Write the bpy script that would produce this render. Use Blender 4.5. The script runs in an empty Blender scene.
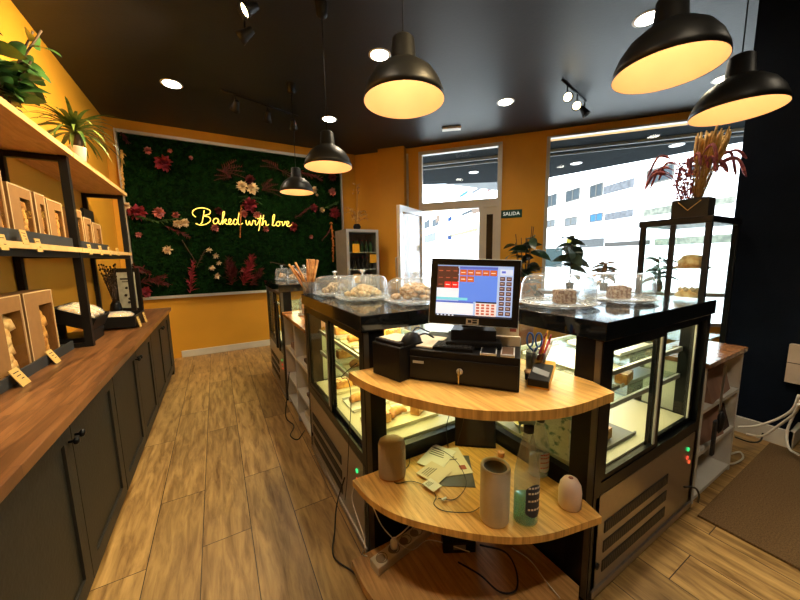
import bpy, bmesh, math, random
from mathutils import Vector, Matrix
random.seed(7)
S = bpy.context.scene
C = S.collection
PI = math.pi

# ------------------------------------------------------------------ camera
F = 320.0
EYE = Vector((0, 0, 1.5))
def _px(u, v): return Vector((u - 400, 300 - v, -F))
_Y = _px(215, 261).normalized()
_X = _px(965, 248); _X = (_X - _X.dot(_Y) * _Y).normalized()
_Z = _X.cross(_Y)
ROT = Matrix((_X, _Y, _Z))
cam_d = bpy.data.cameras.new('camera'); cam = bpy.data.objects.new('camera', cam_d); C.objects.link(cam)
cam_d.sensor_width = 36; cam_d.lens = 36 * F / 800; cam_d.clip_start = 0.02; cam_d.clip_end = 500
cam.matrix_world = Matrix.Translation(EYE) @ ROT.to_4x4()
S.camera = cam

# ------------------------------------------------------------------ world and exposure
w = bpy.data.worlds.new('sky'); S.world = w; w.use_nodes = True
bg = w.node_tree.nodes['Background']; bg.inputs[0].default_value = (0.80, 0.91, 1.0, 1); bg.inputs[1].default_value = 6.0
S.view_settings.view_transform = 'Standard'; S.view_settings.look = 'None'
S.view_settings.exposure = 1.0; S.view_settings.gamma = 1.0; S.view_settings.use_curve_mapping = False
LIGHT = dict(side=60, down=42, pend=.9, beam=22, spot=190, case=4.5)
def area(name, loc, rot, sx, sy, power, col, portal=False, parent=None):
    l = bpy.data.lights.new(name, 'AREA'); l.shape = 'RECTANGLE'; l.size = sx; l.size_y = sy
    l.energy = power; l.color = col
    if portal: l.cycles.is_portal = True
    o = bpy.data.objects.new(name, l); C.objects.link(o); o.location = loc; o.rotation_euler = rot
    if parent: o.parent = parent
    return o

def P(u, v, x=None, y=None, z=None, plane=None):
    """a point of the place: the sight line through the photo meets a known real surface"""
    r = ROT @ _px(u, v)
    if x is not None: t = x / r.x
    elif y is not None: t = y / r.y
    elif z is not None: t = (z - 1.5) / r.z
    else:
        p, n = plane; t = (Vector(p) - EYE).dot(n) / r.dot(n)
    return EYE + t * r

# ------------------------------------------------------------------ mesh helpers
class MB:
    def __init__(s): s.bm = bmesh.new(); s.mi = 0
    def _f(s, vs, smooth=False):
        try:
            f = s.bm.faces.new(vs); f.material_index = s.mi; f.smooth = smooth; return f
        except ValueError: return None
    def box(s, x0, x1, y0, y1, z0, z1, M=None, bev=0):
        co = [(x0,y0,z0),(x1,y0,z0),(x1,y1,z0),(x0,y1,z0),(x0,y0,z1),(x1,y0,z1),(x1,y1,z1),(x0,y1,z1)]
        vs = [s.bm.verts.new(M @ Vector(c) if M else c) for c in co]
        fs = [s._f([vs[i] for i in q]) for q in ((0,3,2,1),(4,5,6,7),(0,1,5,4),(1,2,6,5),(2,3,7,6),(3,0,4,7))]
        if bev:
            es = list({e for f in fs for e in f.edges})
            r = bmesh.ops.bevel(s.bm, geom=es, offset=bev, segments=2, affect='EDGES', profile=0.6)
            for f in r['faces']: f.material_index = s.mi
        return s
    def poly(s, pts, smooth=False):
        s._f([s.bm.verts.new(p) for p in pts], smooth); return s
    def prism(s, pts, z0, z1, M=None):
        g = (lambda c: M @ Vector(c)) if M else Vector
        a = [s.bm.verts.new(g((p[0], p[1], z0))) for p in pts]; b = [s.bm.verts.new(g((p[0], p[1], z1))) for p in pts]
        s._f(a[::-1]); s._f(b); n = len(pts)
        for i in range(n): s._f([a[i], a[(i+1) % n], b[(i+1) % n], b[i]])
        return s
    def tube(s, pts, r, seg=6, cap=True):
        pts = [Vector(p) for p in pts]; n = len(pts)
        rs = r if isinstance(r, (list, tuple)) else [r] * n
        rings = []; up = None
        for i, p in enumerate(pts):
            d = (pts[min(i+1, n-1)] - pts[max(i-1, 0)])
            if d.length < 1e-9: d = Vector((0, 0, 1))
            d.normalize()
            if up is None: up = Vector((0,0,1)) if abs(d.z) < .9 else Vector((1,0,0))
            a = d.cross(up)
            if a.length < 1e-4: up = Vector((0.3,1,0.2)); a = d.cross(up)
            a.normalize(); b = d.cross(a); up = -b if False else up
            rings.append([s.bm.verts.new(p + rs[i] * (math.cos(2*PI*k/seg) * a + math.sin(2*PI*k/seg) * b)) for k in range(seg)])
        for i in range(n-1):
            for k in range(seg): s._f([rings[i][k], rings[i][(k+1)%seg], rings[i+1][(k+1)%seg], rings[i+1][k]], True)
        if cap: s._f(rings[0][::-1]); s._f(rings[-1])
        return s
    def cyl(s, c, r, z0, z1, seg=20, r2=None):
        return s.tube([(c[0], c[1], z0), (c[0], c[1], z1)], [r, r if r2 is None else r2], seg)
    def lathe(s, prof, c=(0,0,0), seg=32, M=None, sx=1, sy=1):
        c = Vector(c); rings = []
        for r, z in prof:
            if r < 1e-6:
                v = c + Vector((0,0,z)); rings.append([s.bm.verts.new(M @ v if M else v)])
            else:
                ring = []
                for k in range(seg):
                    v = c + Vector((r*sx*math.cos(2*PI*k/seg), r*sy*math.sin(2*PI*k/seg), z))
                    ring.append(s.bm.verts.new(M @ v if M else v))
                rings.append(ring)
        for a, b in zip(rings, rings[1:]):
            for k in range(seg):
                k2 = (k+1) % seg
                if len(a) == 1 and len(b) == 1: continue
                if len(a) == 1: s._f([a[0], b[k], b[k2]][::-1], True)
                elif len(b) == 1: s._f([a[k], a[k2], b[0]], True)
                else: s._f([a[k], a[k2], b[k2], b[k]], True)
        return s
    def blob(s, c, rx, ry, rz, jit=0.0, sub=2, M=None):
        r = bmesh.ops.create_icosphere(s.bm, subdivisions=sub, radius=1)
        for v in r['verts']:
            k = 1 + random.uniform(-jit, jit)
            q = Vector((v.co.x*rx*k, v.co.y*ry*k, v.co.z*rz*k))
            if M: q = M @ q
            v.co = q + Vector(c)
        for f in {f for v in r['verts'] for f in v.link_faces}: f.material_index = s.mi; f.smooth = True
        return s
    def leaf(s, base, d, L, W, droop=0.4, roll=0.0, n=5, shape='oval', fold=.18):
        base = Vector(base); d = Vector(d).normalized(); side = d.cross(Vector((0,0,1)))
        if side.length < .05: side = Vector((1,0,0))
        side.normalize(); side = Matrix.Rotation(roll, 3, d) @ side
        rows = []; p = base.copy(); dd = d.copy()
        for i in range(n+1):
            t = i / n
            wd = W * (math.sin(PI * min(1, t*.92+.06)) ** .8 if shape == 'oval' else (1 - t) ** .6 * min(1, .45 + t*3)) * .5
            nn = side.cross(dd).normalized()
            rows.append([s.bm.verts.new(p - side*wd + nn*wd*fold), s.bm.verts.new(p), s.bm.verts.new(p + side*wd + nn*wd*fold)])
            dd = (dd + Vector((0,0,-droop/n))).normalized(); p = p + dd * (L/n)
        for a, b in zip(rows, rows[1:]):
            s._f([a[0], a[1], b[1], b[0]], True); s._f([a[1], a[2], b[2], b[1]], True)
        return s

def finish(name, mb, mats, parent=None, origin=None):
    bm = mb.bm; bmesh.ops.remove_doubles(bm, verts=bm.verts, dist=1e-6)
    bmesh.ops.recalc_face_normals(bm, faces=bm.faces)
    if origin is not None: bmesh.ops.translate(bm, verts=bm.verts, vec=-Vector(origin))
    me = bpy.data.meshes.new(name); bm.to_mesh(me); bm.free()
    for m in (mats if isinstance(mats, (list, tuple)) else [mats]): me.materials.append(m)
    o = bpy.data.objects.new(name, me); C.objects.link(o)
    if parent: o.parent = parent
    if origin is not None: o.location = origin
    return o
def part(name, mb, mats, parent, label=None):
    """parent is upright and unrotated: mesh given in world coordinates"""
    q = parent; off = Vector((0,0,0))
    while q is not None: off += q.location; q = q.parent
    bmesh.ops.translate(mb.bm, verts=mb.bm.verts, vec=-off)
    o = finish(name, mb, mats, parent)
    if label: o['label'] = label
    return o
def lpart(name, mb, mats, parent, label=None):
    o = finish(name, mb, mats, parent)
    if label: o['label'] = label
    return o
def thing(name, label, cat, loc=(0,0,0), rz=0, group=None):
    o = bpy.data.objects.new(name, None); C.objects.link(o); o.location = loc; o.rotation_euler = (0,0,rz)
    o.empty_display_size = .05; tag(o, label, cat, group); return o
def tag(o, label, cat, group=None):
    o['label'] = label; o['category'] = cat
    if group: o['group'] = group
    return o
def solo(name, mb, mats, label, cat, group=None):
    vs = [v.co for v in mb.bm.verts]
    o = Vector((sum(v.x for v in vs)/len(vs), sum(v.y for v in vs)/len(vs), min(v.z for v in vs)))
    return tag(finish(name, mb, mats, None, o), label, cat, group)
def struct(name, mb, mats):
    o = finish(name, mb, mats); o['kind'] = 'structure'; return o
def copy_tree(o, parent=None):
    c = o.copy(); C.objects.link(c); c.parent = parent
    for ch in list(o.children): copy_tree(ch, c)
    return c
def cat_rom(pts, n=6):
    pts = [Vector(p) for p in pts]; out = []
    q = [pts[0]*2 - pts[1]] + pts + [pts[-1]*2 - pts[-2]]
    for i in range(1, len(q)-2):
        for k in range(n):
            t = k / n; a, b, c, d = q[i-1], q[i], q[i+1], q[i+2]
            out.append(.5*((2*b) + (-a+c)*t + (2*a-5*b+4*c-d)*t*t + (-a+3*b-3*c+d)*t**3))
    out.append(pts[-1]); return out
def text_mb(txt, size, M, depth=.001, align='CENTER'):
    cu = bpy.data.curves.new('t', 'FONT'); cu.body = txt; cu.size = size; cu.extrude = depth; cu.align_x = align; cu.align_y = 'CENTER'
    cu.resolution_u = 2
    o = bpy.data.objects.new('t', cu); C.objects.link(o)
    me = o.to_mesh(); mb = MB(); mb.bm.from_mesh(me); o.to_mesh_clear()
    bpy.data.objects.remove(o); bpy.data.curves.remove(cu)
    bmesh.ops.transform(mb.bm, matrix=M, verts=mb.bm.verts); return mb

# ------------------------------------------------------------------ materials
MATS = {}
def mat(name, col, rough=.5, metal=0, var=.12, scale=6, bump=0, bscale=60, emis=0, ecol=None, coat=0, stretch=None, spec=.5, alpha=1, trans=0, sub=0):
    if name in MATS: return MATS[name]
    m = bpy.data.materials.new(name); m.use_nodes = True; nt = m.node_tree; N = nt.nodes; L = nt.links
    b = N['Principled BSDF']
    b.inputs['Roughness'].default_value = rough; b.inputs['Metallic'].default_value = metal
    b.inputs['Specular IOR Level'].default_value = spec
    if coat: b.inputs['Coat Weight'].default_value = coat
    if alpha < 1: b.inputs['Alpha'].default_value = alpha
    if trans: b.inputs['Transmission Weight'].default_value = trans
    if emis: b.inputs['Emission Strength'].default_value = emis; b.inputs['Emission Color'].default_value = (*(ecol or col), 1)
    tc = N.new('ShaderNodeTexCoord'); mp = N.new('ShaderNodeMapping'); L.new(tc.outputs['Object'], mp.inputs[0])
    if stretch: mp.inputs['Scale'].default_value = stretch
    nz = N.new('ShaderNodeTexNoise'); nz.inputs['Scale'].default_value = scale; nz.inputs['Detail'].default_value = 5
    L.new(mp.outputs[0], nz.inputs['Vector'])
    cr = N.new('ShaderNodeValToRGB'); L.new(nz.outputs['Fac'], cr.inputs[0])
    cr.color_ramp.elements[0].position = .3; cr.color_ramp.elements[1].position = .7
    cr.color_ramp.elements[0].color = (*[c*(1-var) for c in col], 1); cr.color_ramp.elements[1].color = (*[min(1, c*(1+var)) for c in col], 1)
    L.new(cr.outputs[0], b.inputs['Base Color'])
    if bump:
        n2 = N.new('ShaderNodeTexNoise'); n2.inputs['Scale'].default_value = bscale; L.new(mp.outputs[0], n2.inputs['Vector'])
        bp = N.new('ShaderNodeBump'); bp.inputs['Strength'].default_value = bump; bp.inputs['Distance'].default_value = .01
        L.new(n2.outputs['Fac'], bp.inputs['Height']); L.new(bp.outputs[0], b.inputs['Normal'])
    MATS[name] = m; return m
def duo(name, c1, c2, rough=.6, scale=8, thr=.5, width=.1, bump=.3, stretch=None, kind='noise'):
    if name in MATS: return MATS[name]
    m = mat(name, c1, rough, bump=bump, bscale=scale*3, stretch=stretch)
    nt = m.node_tree; cr = [n for n in nt.nodes if n.type == 'VALTORGB'][0]
    nz = [n for n in nt.nodes if n.type == 'TEX_NOISE'][0]; nz.inputs['Scale'].default_value = scale
    cr.color_ramp.elements[0].position = thr-width; cr.color_ramp.elements[1].position = thr+width
    cr.color_ramp.elements[0].color = (*c1, 1); cr.color_ramp.elements[1].color = (*c2, 1)
    return m
def planks(name, c1, c2, seam, plank_w, plank_l, axis='y', rough=.45, gscale=1.0, dark=.55, mortar=.004, gap=.012, offs=.37, grain=7.0, dist=.6, hi=.62):
    """planks running along an axis with stretched grain"""
    if name in MATS: return MATS[name]
    m = bpy.data.materials.new(name); m.use_nodes = True; nt = m.node_tree; N = nt.nodes; L = nt.links; b = N['Principled BSDF']
    b.inputs['Roughness'].default_value = rough
    tc = N.new('ShaderNodeTexCoord'); mp = N.new('ShaderNodeMapping'); L.new(tc.outputs['Object'], mp.inputs[0])
    if axis == 'y': mp.inputs['Rotation'].default_value = (0, 0, -PI/2)
    mp.inputs['Location'].default_value = (0.31, gap, 0)
    br = N.new('ShaderNodeTexBrick'); L.new(mp.outputs[0], br.inputs['Vector'])
    br.offset = offs; br.inputs['Scale'].default_value = 1; br.inputs['Brick Width'].default_value = plank_l; br.inputs['Row Height'].default_value = plank_w
    br.inputs['Mortar Size'].default_value = mortar; br.inputs['Mortar Smooth'].default_value = .1; br.inputs['Bias'].default_value = 0
    br.inputs['Color1'].default_value = (0,0,0,1); br.inputs['Color2'].default_value = (1,1,1,1); br.inputs['Mortar'].default_value = (.5,.5,.5,1)
    mp2 = N.new('ShaderNodeMapping'); L.new(mp.outputs[0], mp2.inputs[0]); mp2.inputs['Scale'].default_value = (1.0*gscale, grain*gscale, 1)
    add = N.new('ShaderNodeVectorMath'); add.operation = 'MULTIPLY_ADD'; L.new(br.outputs['Color'], add.inputs[0]); add.inputs[1].default_value = (7, 3, 5); L.new(mp2.outputs[0], add.inputs[2])
    nz = N.new('ShaderNodeTexNoise'); nz.inputs['Scale'].default_value = 2.2; nz.inputs['Detail'].default_value = 8; nz.inputs['Roughness'].default_value = .62; nz.inputs['Distortion'].default_value = dist
    L.new(add.outputs[0], nz.inputs['Vector'])
    cr = N.new('ShaderNodeValToRGB'); L.new(nz.outputs['Fac'], cr.inputs[0]); cr.color_ramp.elements[0].position = .30; cr.color_ramp.elements[1].position = hi
    cr.color_ramp.elements[0].color = (*c1, 1); cr.color_ramp.elements[1].color = (*c2, 1)
    hs = N.new('ShaderNodeMapRange'); L.new(br.outputs['Color'], hs.inputs[0]); hs.inputs[3].default_value = 1-dark*.5; hs.inputs[4].default_value = 1+dark*.3
    mu = N.new('ShaderNodeMix'); mu.data_type = 'RGBA'; mu.blend_type = 'MULTIPLY'; mu.inputs[0].default_value = 1
    cb = N.new('ShaderNodeCombineColor'); [L.new(hs.outputs[0], cb.inputs[i]) for i in range(3)]
    L.new(cr.outputs[0], mu.inputs[6]); L.new(cb.outputs[0], mu.inputs[7])
    mx = N.new('ShaderNodeMix'); mx.data_type = 'RGBA'; L.new(br.outputs['Fac'], mx.inputs[0]); L.new(mu.outputs[2], mx.inputs[6]); mx.inputs[7].default_value = (*seam, 1)
    L.new(mx.outputs[2], b.inputs['Base Color'])
    bp = N.new('ShaderNodeBump'); bp.inputs['Strength'].default_value = .25; bp.inputs['Distance'].default_value = .004; L.new(nz.outputs['Fac'], bp.inputs['Height']); L.new(bp.outputs[0], b.inputs['Normal'])
    MATS[name] = m; return m
def glass(name, tint=(1,1,1), refl=.6, haze=0.0, hcol=(.9,.95,1)):
    if name in MATS: return MATS[name]
    m = bpy.data.materials.new(name); m.use_nodes = True; nt = m.node_tree; N = nt.nodes; L = nt.links
    N.remove(N['Principled BSDF']); out = N['Material Output']
    tr = N.new('ShaderNodeBsdfTransparent'); tr.inputs[0].default_value = (*tint, 1)
    gl = N.new('ShaderNodeBsdfGlossy'); gl.inputs['Roughness'].default_value = .03
    fr = N.new('ShaderNodeLayerWeight'); fr.inputs[0].default_value = .5
    pw = N.new('ShaderNodeMath'); pw.operation = 'POWER'; L.new(fr.outputs['Facing'], pw.inputs[0]); pw.inputs[1].default_value = 4
    ml = N.new('ShaderNodeMath'); ml.operation = 'MULTIPLY_ADD'; L.new(pw.outputs[0], ml.inputs[0]); ml.inputs[1].default_value = .55*refl; ml.inputs[2].default_value = .05*refl
    mx = N.new('ShaderNodeMixShader'); L.new(ml.outputs[0], mx.inputs[0]); L.new(tr.outputs[0], mx.inputs[1]); L.new(gl.outputs[0], mx.inputs[2])
    last = mx
    if haze:
        df = N.new('ShaderNodeBsdfDiffuse'); df.inputs[0].default_value = (*hcol, 1)
        nz = N.new('ShaderNodeTexNoise'); nz.inputs['Scale'].default_value = 9
        mr = N.new('ShaderNodeMapRange'); L.new(nz.outputs['Fac'], mr.inputs[0]); mr.inputs[3].default_value = haze*.6; mr.inputs[4].default_value = haze*1.4
        m2 = N.new('ShaderNodeMixShader'); L.new(mr.outputs[0], m2.inputs[0]); L.new(mx.outputs[0], m2.inputs[1]); L.new(df.outputs[0], m2.inputs[2]); last = m2
    L.new(last.outputs[0], out.inputs['Surface']); MATS[name] = m; return m
def glow(name, col, st):
    return mat(name, col, emis=st, ecol=col, var=.02)

ochre = mat('ochre_paint', (.62,.30,.018), .6, var=.06, scale=2, bump=.08, bscale=90)
charcoal = mat('charcoal_paint', (.014,.017,.024), .45, spec=.36, var=.12, scale=1.3, bump=.08, bscale=40)
navy = mat('midnight_paint', (.004,.007,.014), .8, spec=.08, var=.2, scale=3, bump=.1, bscale=60)
offwhite = mat('offwhite_paint', (.62,.58,.5), .45, var=.05)
whitep = mat('white_laminate', (.66,.64,.6), .4, var=.05)
blackm = mat('black_metal', (.007,.007,.008), .4, spec=.3, var=.2)
blackg = mat('black_gloss', (.003,.0035,.005), .3, spec=.22, var=.2)
blackp = mat('black_plastic', (.007,.007,.008), .45, spec=.25, var=.2)
blackk = mat('black_fabric', (.012,.012,.014), .85, var=.3, bump=.3)
steel = mat('brushed_steel', (.42,.38,.33), .28, metal=.85, var=.12, scale=30, stretch=(1,1,14))
alum = mat('aluminium', (.62,.63,.64), .35, metal=.5, var=.05)
framew = mat('window_frame_metal', (.50,.49,.46), .4, metal=.3, var=.05)
floorm = planks('oak_planks', (.16,.082,.023), (.52,.325,.115), (.04,.022,.010), .236, 1.32, 'y', .42, 1.5, .4, .0022, .058, grain=7, dist=.45, hi=.67)
walnut = planks('walnut_staves', (.05,.019,.007), (.26,.115,.042), (.05,.02,.008), .045, .8, 'y', .3, 1.2, .8, .0006, 0, grain=9)
pine = planks('striped_pine', (.50,.235,.045), (.88,.53,.15), (.40,.2,.06), .30, 4, 'y', .32, 2.2, .1, .0006, 0, grain=12)
birch = planks('birch_ply', (.40,.21,.085), (.58,.34,.15), (.3,.16,.06), .4, 3, 'y', .5, 2.0, .1, .0006, 0, grain=9)
edgew = mat('pale_ply_edge', (.66,.43,.17), .5, var=.1, scale=20)
kraft = mat('kraft_card', (.25,.125,.036), .75, var=.08, scale=20)
kraftl = mat('pale_card_edge', (.60,.43,.22), .7, var=.06)
tagm = mat('price_card', (.58,.38,.12), .6, var=.03)
ink = mat('ink', (.02,.02,.02), .8)
slate = mat('slate_board', (.02,.024,.03), .6, var=.2)
clear = glass('clear_glass', (.97,.985,.98), .55)
dome_g = glass('dome_acrylic', (.90,.94,.955), 1.8, .13, (.85,.92,1))
caseg = glass('case_glass', (.95,.98,.96), .35)
shelfg = glass('shelf_glass', (.88,.96,.93), .7, .035, (.8,.95,.9))
greenm = duo('green_leaf', (.012,.05,.012), (.05,.14,.03), .4, 6)
greenl = duo('light_green_leaf', (.025,.07,.012), (.16,.22,.05), .45, 10)
darkleaf = duo('dark_leaf', (.008,.025,.016), (.02,.06,.035), .3, 8)
maroon = duo('maroon_petals', (.05,.004,.009), (.14,.010,.02), .7, 20)
red = duo('red_petals', (.16,.008,.02), (.36,.03,.06), .7, 20)
pink = duo('pink_petals', (.40,.10,.10), (.62,.24,.22), .7, 20)
cream = duo('cream_petals', (.75,.55,.35), (.85,.72,.52), .7, 20)
rust = duo('rust_plume', (.40,.10,.02), (.62,.22,.05), .7, 15)
straw = duo('straw', (.50,.28,.06), (.75,.48,.15), .7, 20)
twig = mat('dry_twig', (.06,.035,.02), .8)
breadm = duo('bread_crust', (.62,.38,.14), (.85,.64,.34), .6, 22)
toast = duo('toasted_crust', (.42,.17,.04), (.70,.38,.11), .5, 18)
cookie = duo('floury_biscuit', (.50,.27,.12), (.82,.68,.52), .75, 45)
cerv = mat('terracotta', (.42,.16,.06), .7)
concr = mat('grey_pot', (.10,.095,.085), .7, var=.2)
coir = duo('coir_mat', (.13,.07,.022), (.20,.115,.042), .95, 150, bump=.8)
cablem = mat('black_cable', (.01,.01,.01), .5)
cablew = mat('white_cable', (.75,.7,.6), .5)
paper = mat('paper', (.78,.70,.55), .7, var=.06)
paperw = mat('white_paper', (.85,.83,.78), .6, var=.03)
yellowm = mat('yellow_plastic', (.85,.42,.02), .4)
redm = mat('red_plastic', (.45,.02,.03), .4)
LED = glow('led_strip_light', (1.0,.86,.42), 5)

# ------------------------------------------------------------------ setting: floor, ceiling, walls
HC = 3.46
struct('floor', MB().box(-1.2, 8, -2.2, 7, -.06, 0), floorm)
struct('ceiling', MB().box(-1.3, 7.5, -2.2, 7.2, HC, HC+.1), charcoal)
struct('wall_left', MB().box(-1.30, -1.17, -2.2, 6.15, 0, HC), ochre)
mbk = MB(); mbk.box(-1.17, 2.46, 5.97, 6.15, 0, HC)
struct('wall_back', mbk, ochre)
# street wall runs obliquely from the back wall
W0 = Vector((3.21, 5.17, 0)); WD = Vector((.664, -.7477, 0)).normalized(); WN = Vector((-WD.y, WD.x, 0))   # WN points to the street
def WM(s=0, d=0, z=0): return Matrix.Translation(W0 + WD*s + WN*d + Vector((0,0,z))) @ Matrix((WD, WN, Vector((0,0,1)))).transposed().to_4x4()
M = WM()
DS0, DS1, DZ = .17, 1.60, 3.36      # door opening
VS0, VS1, VZ0, VZ1 = 2.27, 4.95, .42, 3.35   # shop window opening
mw = MB()
mw.box(-1.2, DS0, 0, .22, 0, HC, M); mw.box(DS0, DS1, 0, .22, DZ, HC, M); mw.box(DS1, VS0, 0, .22, 0, HC, M)
mw.box(VS0, VS1, 0, .22, 0, VZ0, M); mw.box(VS0, VS1, 0, .22, VZ1, HC, M); mw.box(VS1, 5.6, 0, .22, 0, HC, M)
struct('wall_street', mw, ochre)
struct('wall_pillar', MB().box(-.56, -.07, -.16, -.002, 0, HC, M), ochre)
struct('wall_right', MB().box(3.73, 7.4, .52, .97, 0, HC), navy)
struct('wall_side', MB().box(3.98, 4.1, -2.2, .52, 0, HC), navy)
struct('wall_near', MB().box(-1.3, 4.1, -2.32, -2.2, 0, HC), charcoal)
struct('baseboard_back', MB().box(-.57, 2.36, 5.945, 5.97, 0, .105, bev=.004), offwhite)
struct('baseboard_right', MB().box(3.705, 3.73, .50, .97, 0, .13).box(3.705, 3.98, .495, .52, 0, .13), offwhite)
struct('trim_pillar', MB().box(-.065, -.03, -.03, -.002, .0, HC-.1, M), offwhite)

# glazed shop front
fr = MB(); t = .05
fr.box(VS0, VS0+t, -.03, .042, VZ0, VZ1, M).box(VS1-t, VS1, -.03, .042, VZ0, VZ1, M).box(VS0+t, VS1-t, -.03, .042, VZ1-t*.5, VZ1, M).box(VS0+t, VS1-t, -.03, .042, VZ0, VZ0+t, M)
w1 = struct('window_1', fr, framew)
lpart('window_pane', MB().box(VS0+t, VS1-t, .03, .04, VZ0+t, VZ1-t, M), clear, w1)
struct('trim_window_ledge', MB().box(VS0-.05, VS1, -.42, -.03, .90, .95, M), offwhite)
TZ0, TZ1 = 2.33, 2.47
fr = MB()
fr.box(DS0, DS0+.06, -.04, .042, 0, DZ, M).box(DS1-.07, DS1, -.04, .042, 0, DZ, M).box(DS0+.06, DS1-.07, -.04, .042, DZ-.06, DZ, M).box(DS0+.06, DS1-.07, -.04, .042, TZ0, TZ1, M)
fr.box(DS1-.36, DS1-.28, -.04, .042, 0, TZ0, M).box(DS1-.28, DS1-.07, -.02, .06, 0, TZ0, M)
w2 = struct('window_2', fr, framew)
lpart('window_pane', MB().box(DS0+.06, DS1-.07, .03, .04, TZ1, DZ-.06, M), clear, w2)
lpart('door_slot', MB().box(DS1-.235, DS1-.13, -.03, -.018, .9, TZ0-.12, M), mat('dark_glass', (.02,.015,.012), .2), w2)
# open door leaf, hinged at the left jamb and swung into the shop
hinge = W0 + WD*(DS0+.06); free = Vector((2.42, 4.42, 0)); dl = (free - hinge); Lw = .93; dl.normalize()
DM = Matrix.Translation(hinge) @ Matrix((dl, Vector((0,0,1)).cross(dl), Vector((0,0,1)))).transposed().to_4x4()
fr = MB().box(0, .09, -.03, .03, .02, TZ0, DM).box(Lw-.09, Lw, -.03, .03, .02, TZ0, DM).box(.09, Lw-.09, -.03, .03, TZ0-.09, TZ0, DM).box(.09, Lw-.09, -.03, .03, .02, .16, DM)
d1 = struct('door_1', fr, alum)
lpart('door_pane', MB().box(.09, Lw-.09, -.005, .005, .16, TZ0-.09, DM), glass('door_glass', (.93,.95,.95), 1.2, .12), d1)
lpart('door_handle', MB().tube([DM @ Vector(p) for p in ((Lw-.045,-.03,.85),(Lw-.045,-.08,.87),(Lw-.045,-.08,1.5),(Lw-.045,-.03,1.52))], .014, 8), alum, d1)

# ------------------------------------------------------------------ street outside
struct('pavement', MB().box(3, 60, 6.6, 60, -.12, -.02).box(7.5, 60, -20, 6.6, -.12, -.02), mat('pavement', (.45,.45,.44), .8, scale=1))
sof = MB(); cq = [P(420,185,z=3.42), P(500,182,z=3.42), P(548,178,z=3.42), P(700,150,z=3.42)]; e0 = cq[0] + (cq[0]-cq[1])*3; e1 = cq[3] + (cq[3]-cq[2])*1.2
k0 = M @ Vector((-5,.23,0)); k1 = M @ Vector((9,.23,0)); sof.prism([(k0.x,k0.y),(k1.x,k1.y),(e1.x,e1.y)] + [(q.x,q.y) for q in cq[::-1]] + [(e0.x,e0.y)], 3.42, 3.6)
solo('street_canopy', sof, mat('canopy_paint', (.006,.009,.012), .95, spec=.05, var=.2), 'dark canopy soffit over the pavement outside the shop front', 'canopy')
solo('canopy_rail', MB().box(-5, 9, .9, .93, 3.37, 3.42, M), mat('rail_grey', (.12,.13,.14), .5), 'thin pale metal rail under the dark street canopy', 'rail')
solo('canopy_rail', MB().box(-5, 9, 1.25, 1.27, 3.39, 3.42, M), mat('rail_grey', (.12,.13,.14), .5), 'thinner outer metal rail under the dark street canopy', 'rail')
for i, (s_, d_, lb) in enumerate(((.93, 2.0, 'over the door'), (3.05, 2.1, 'nearer the left edge of the shop window'), (4.55, 1.5, 'above the centre of the shop window'))):
    o = thing('canopy_light', 'round white light in the street canopy, ' + lb, 'light', M @ Vector((s_, d_, 3.42)), 0, 'lights in the street canopy')
    lpart('trim_ring', MB().lathe([(.085,-.001),(.11,-.006),(.115,0)], seg=20), alum, o); lpart('diffuser', MB().lathe([(0,-.004),(.085,-.004),(.085,0)], seg=20), glow('canopy_glow', (1,1,1), 1.5), o)
if 0: solo('street_pillar', MB().box(4.05, 4.32, 2.3, 2.55, -.02, 3.42, M), mat('pillar_white', (.85,.86,.86), .6), 'pale square pillar holding up the street canopy', 'pillar')
# apartment block across the street
fd = Vector((.39,.92,0)).normalized(); FQ = Vector((34.97,19.42,0)); fn = Vector((fd.y, -fd.x, 0))
if fn.dot(FQ) > 0: fn = -fn
def fp(u, v):
    p = P(u, v, plane=(FQ, fn)); return ((p-FQ).dot(fd), p.z)
FM = Matrix((fd, fn, Vector((0,0,1)))).transposed().to_4x4()
bl = thing('apartment_building', 'long white apartment building with rows of windows across the street', 'building', FQ)
render_w = mat('white_render', (.90,.90,.90), .8, var=.02, scale=.3); panew = mat('far_window_glass', (.035,.042,.047), 1.0, spec=.03, var=.15, scale=.6)
lpart('facade_wall', MB().box(-60, 60, -8, 0, -1, 22, FM), render_w, bl)
def fbox(name, u0, v0, u1, v1, m, frame=None, out=.06):
    mb = MB(); uc = (u0+u1)/2; vc = (v0+v1)/2; hv = max(3, (v1-v0) - abs((vc-258)/(uc-360))*(u1-u0))/2
    s0, s1 = sorted((fp(u0, vc)[0], fp(u1, vc)[0])); z0, z1 = sorted((fp(uc, vc-hv)[1], fp(uc, vc+hv)[1]))
    if frame:
        w_ = .12
        f = lpart(name, MB().box(s0, s0+w_, 0, out, z0, z1, FM).box(s1-w_, s1, 0, out, z0, z1, FM).box(s0+w_, s1-w_, 0, out, z1-w_, z1, FM).box(s0+w_, s1-w_, 0, out, z0, z0+w_, FM).box((s0+s1)/2-w_/2, (s0+s1)/2+w_/2, 0, out, z0+w_, z1-w_, FM), frame, bl)
        lpart('pane', MB().box(s0+w_, s1-w_, 0, out*.4, z0+w_, z1-w_, FM), m, f)
    else: lpart(name, mb.box(s0, s1, 0, out, z0, z1, FM), m, bl)
fwhite = mat('far_frame', (.085,.078,.07), 1.0, spec=.03); lou = mat('far_grey_cladding', (.08,.08,.086), 1.0, spec=.03, var=.25, scale=3)
for r_ in ((547,193,557,208),(566,187,580,203),(590,182,603,199),(647,163,674,186),(424,219,430,230),(432,217,439,228),(462,208,475,216),(690,160,712,178)): fbox('window', *r_, panew, fwhite)
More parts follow.
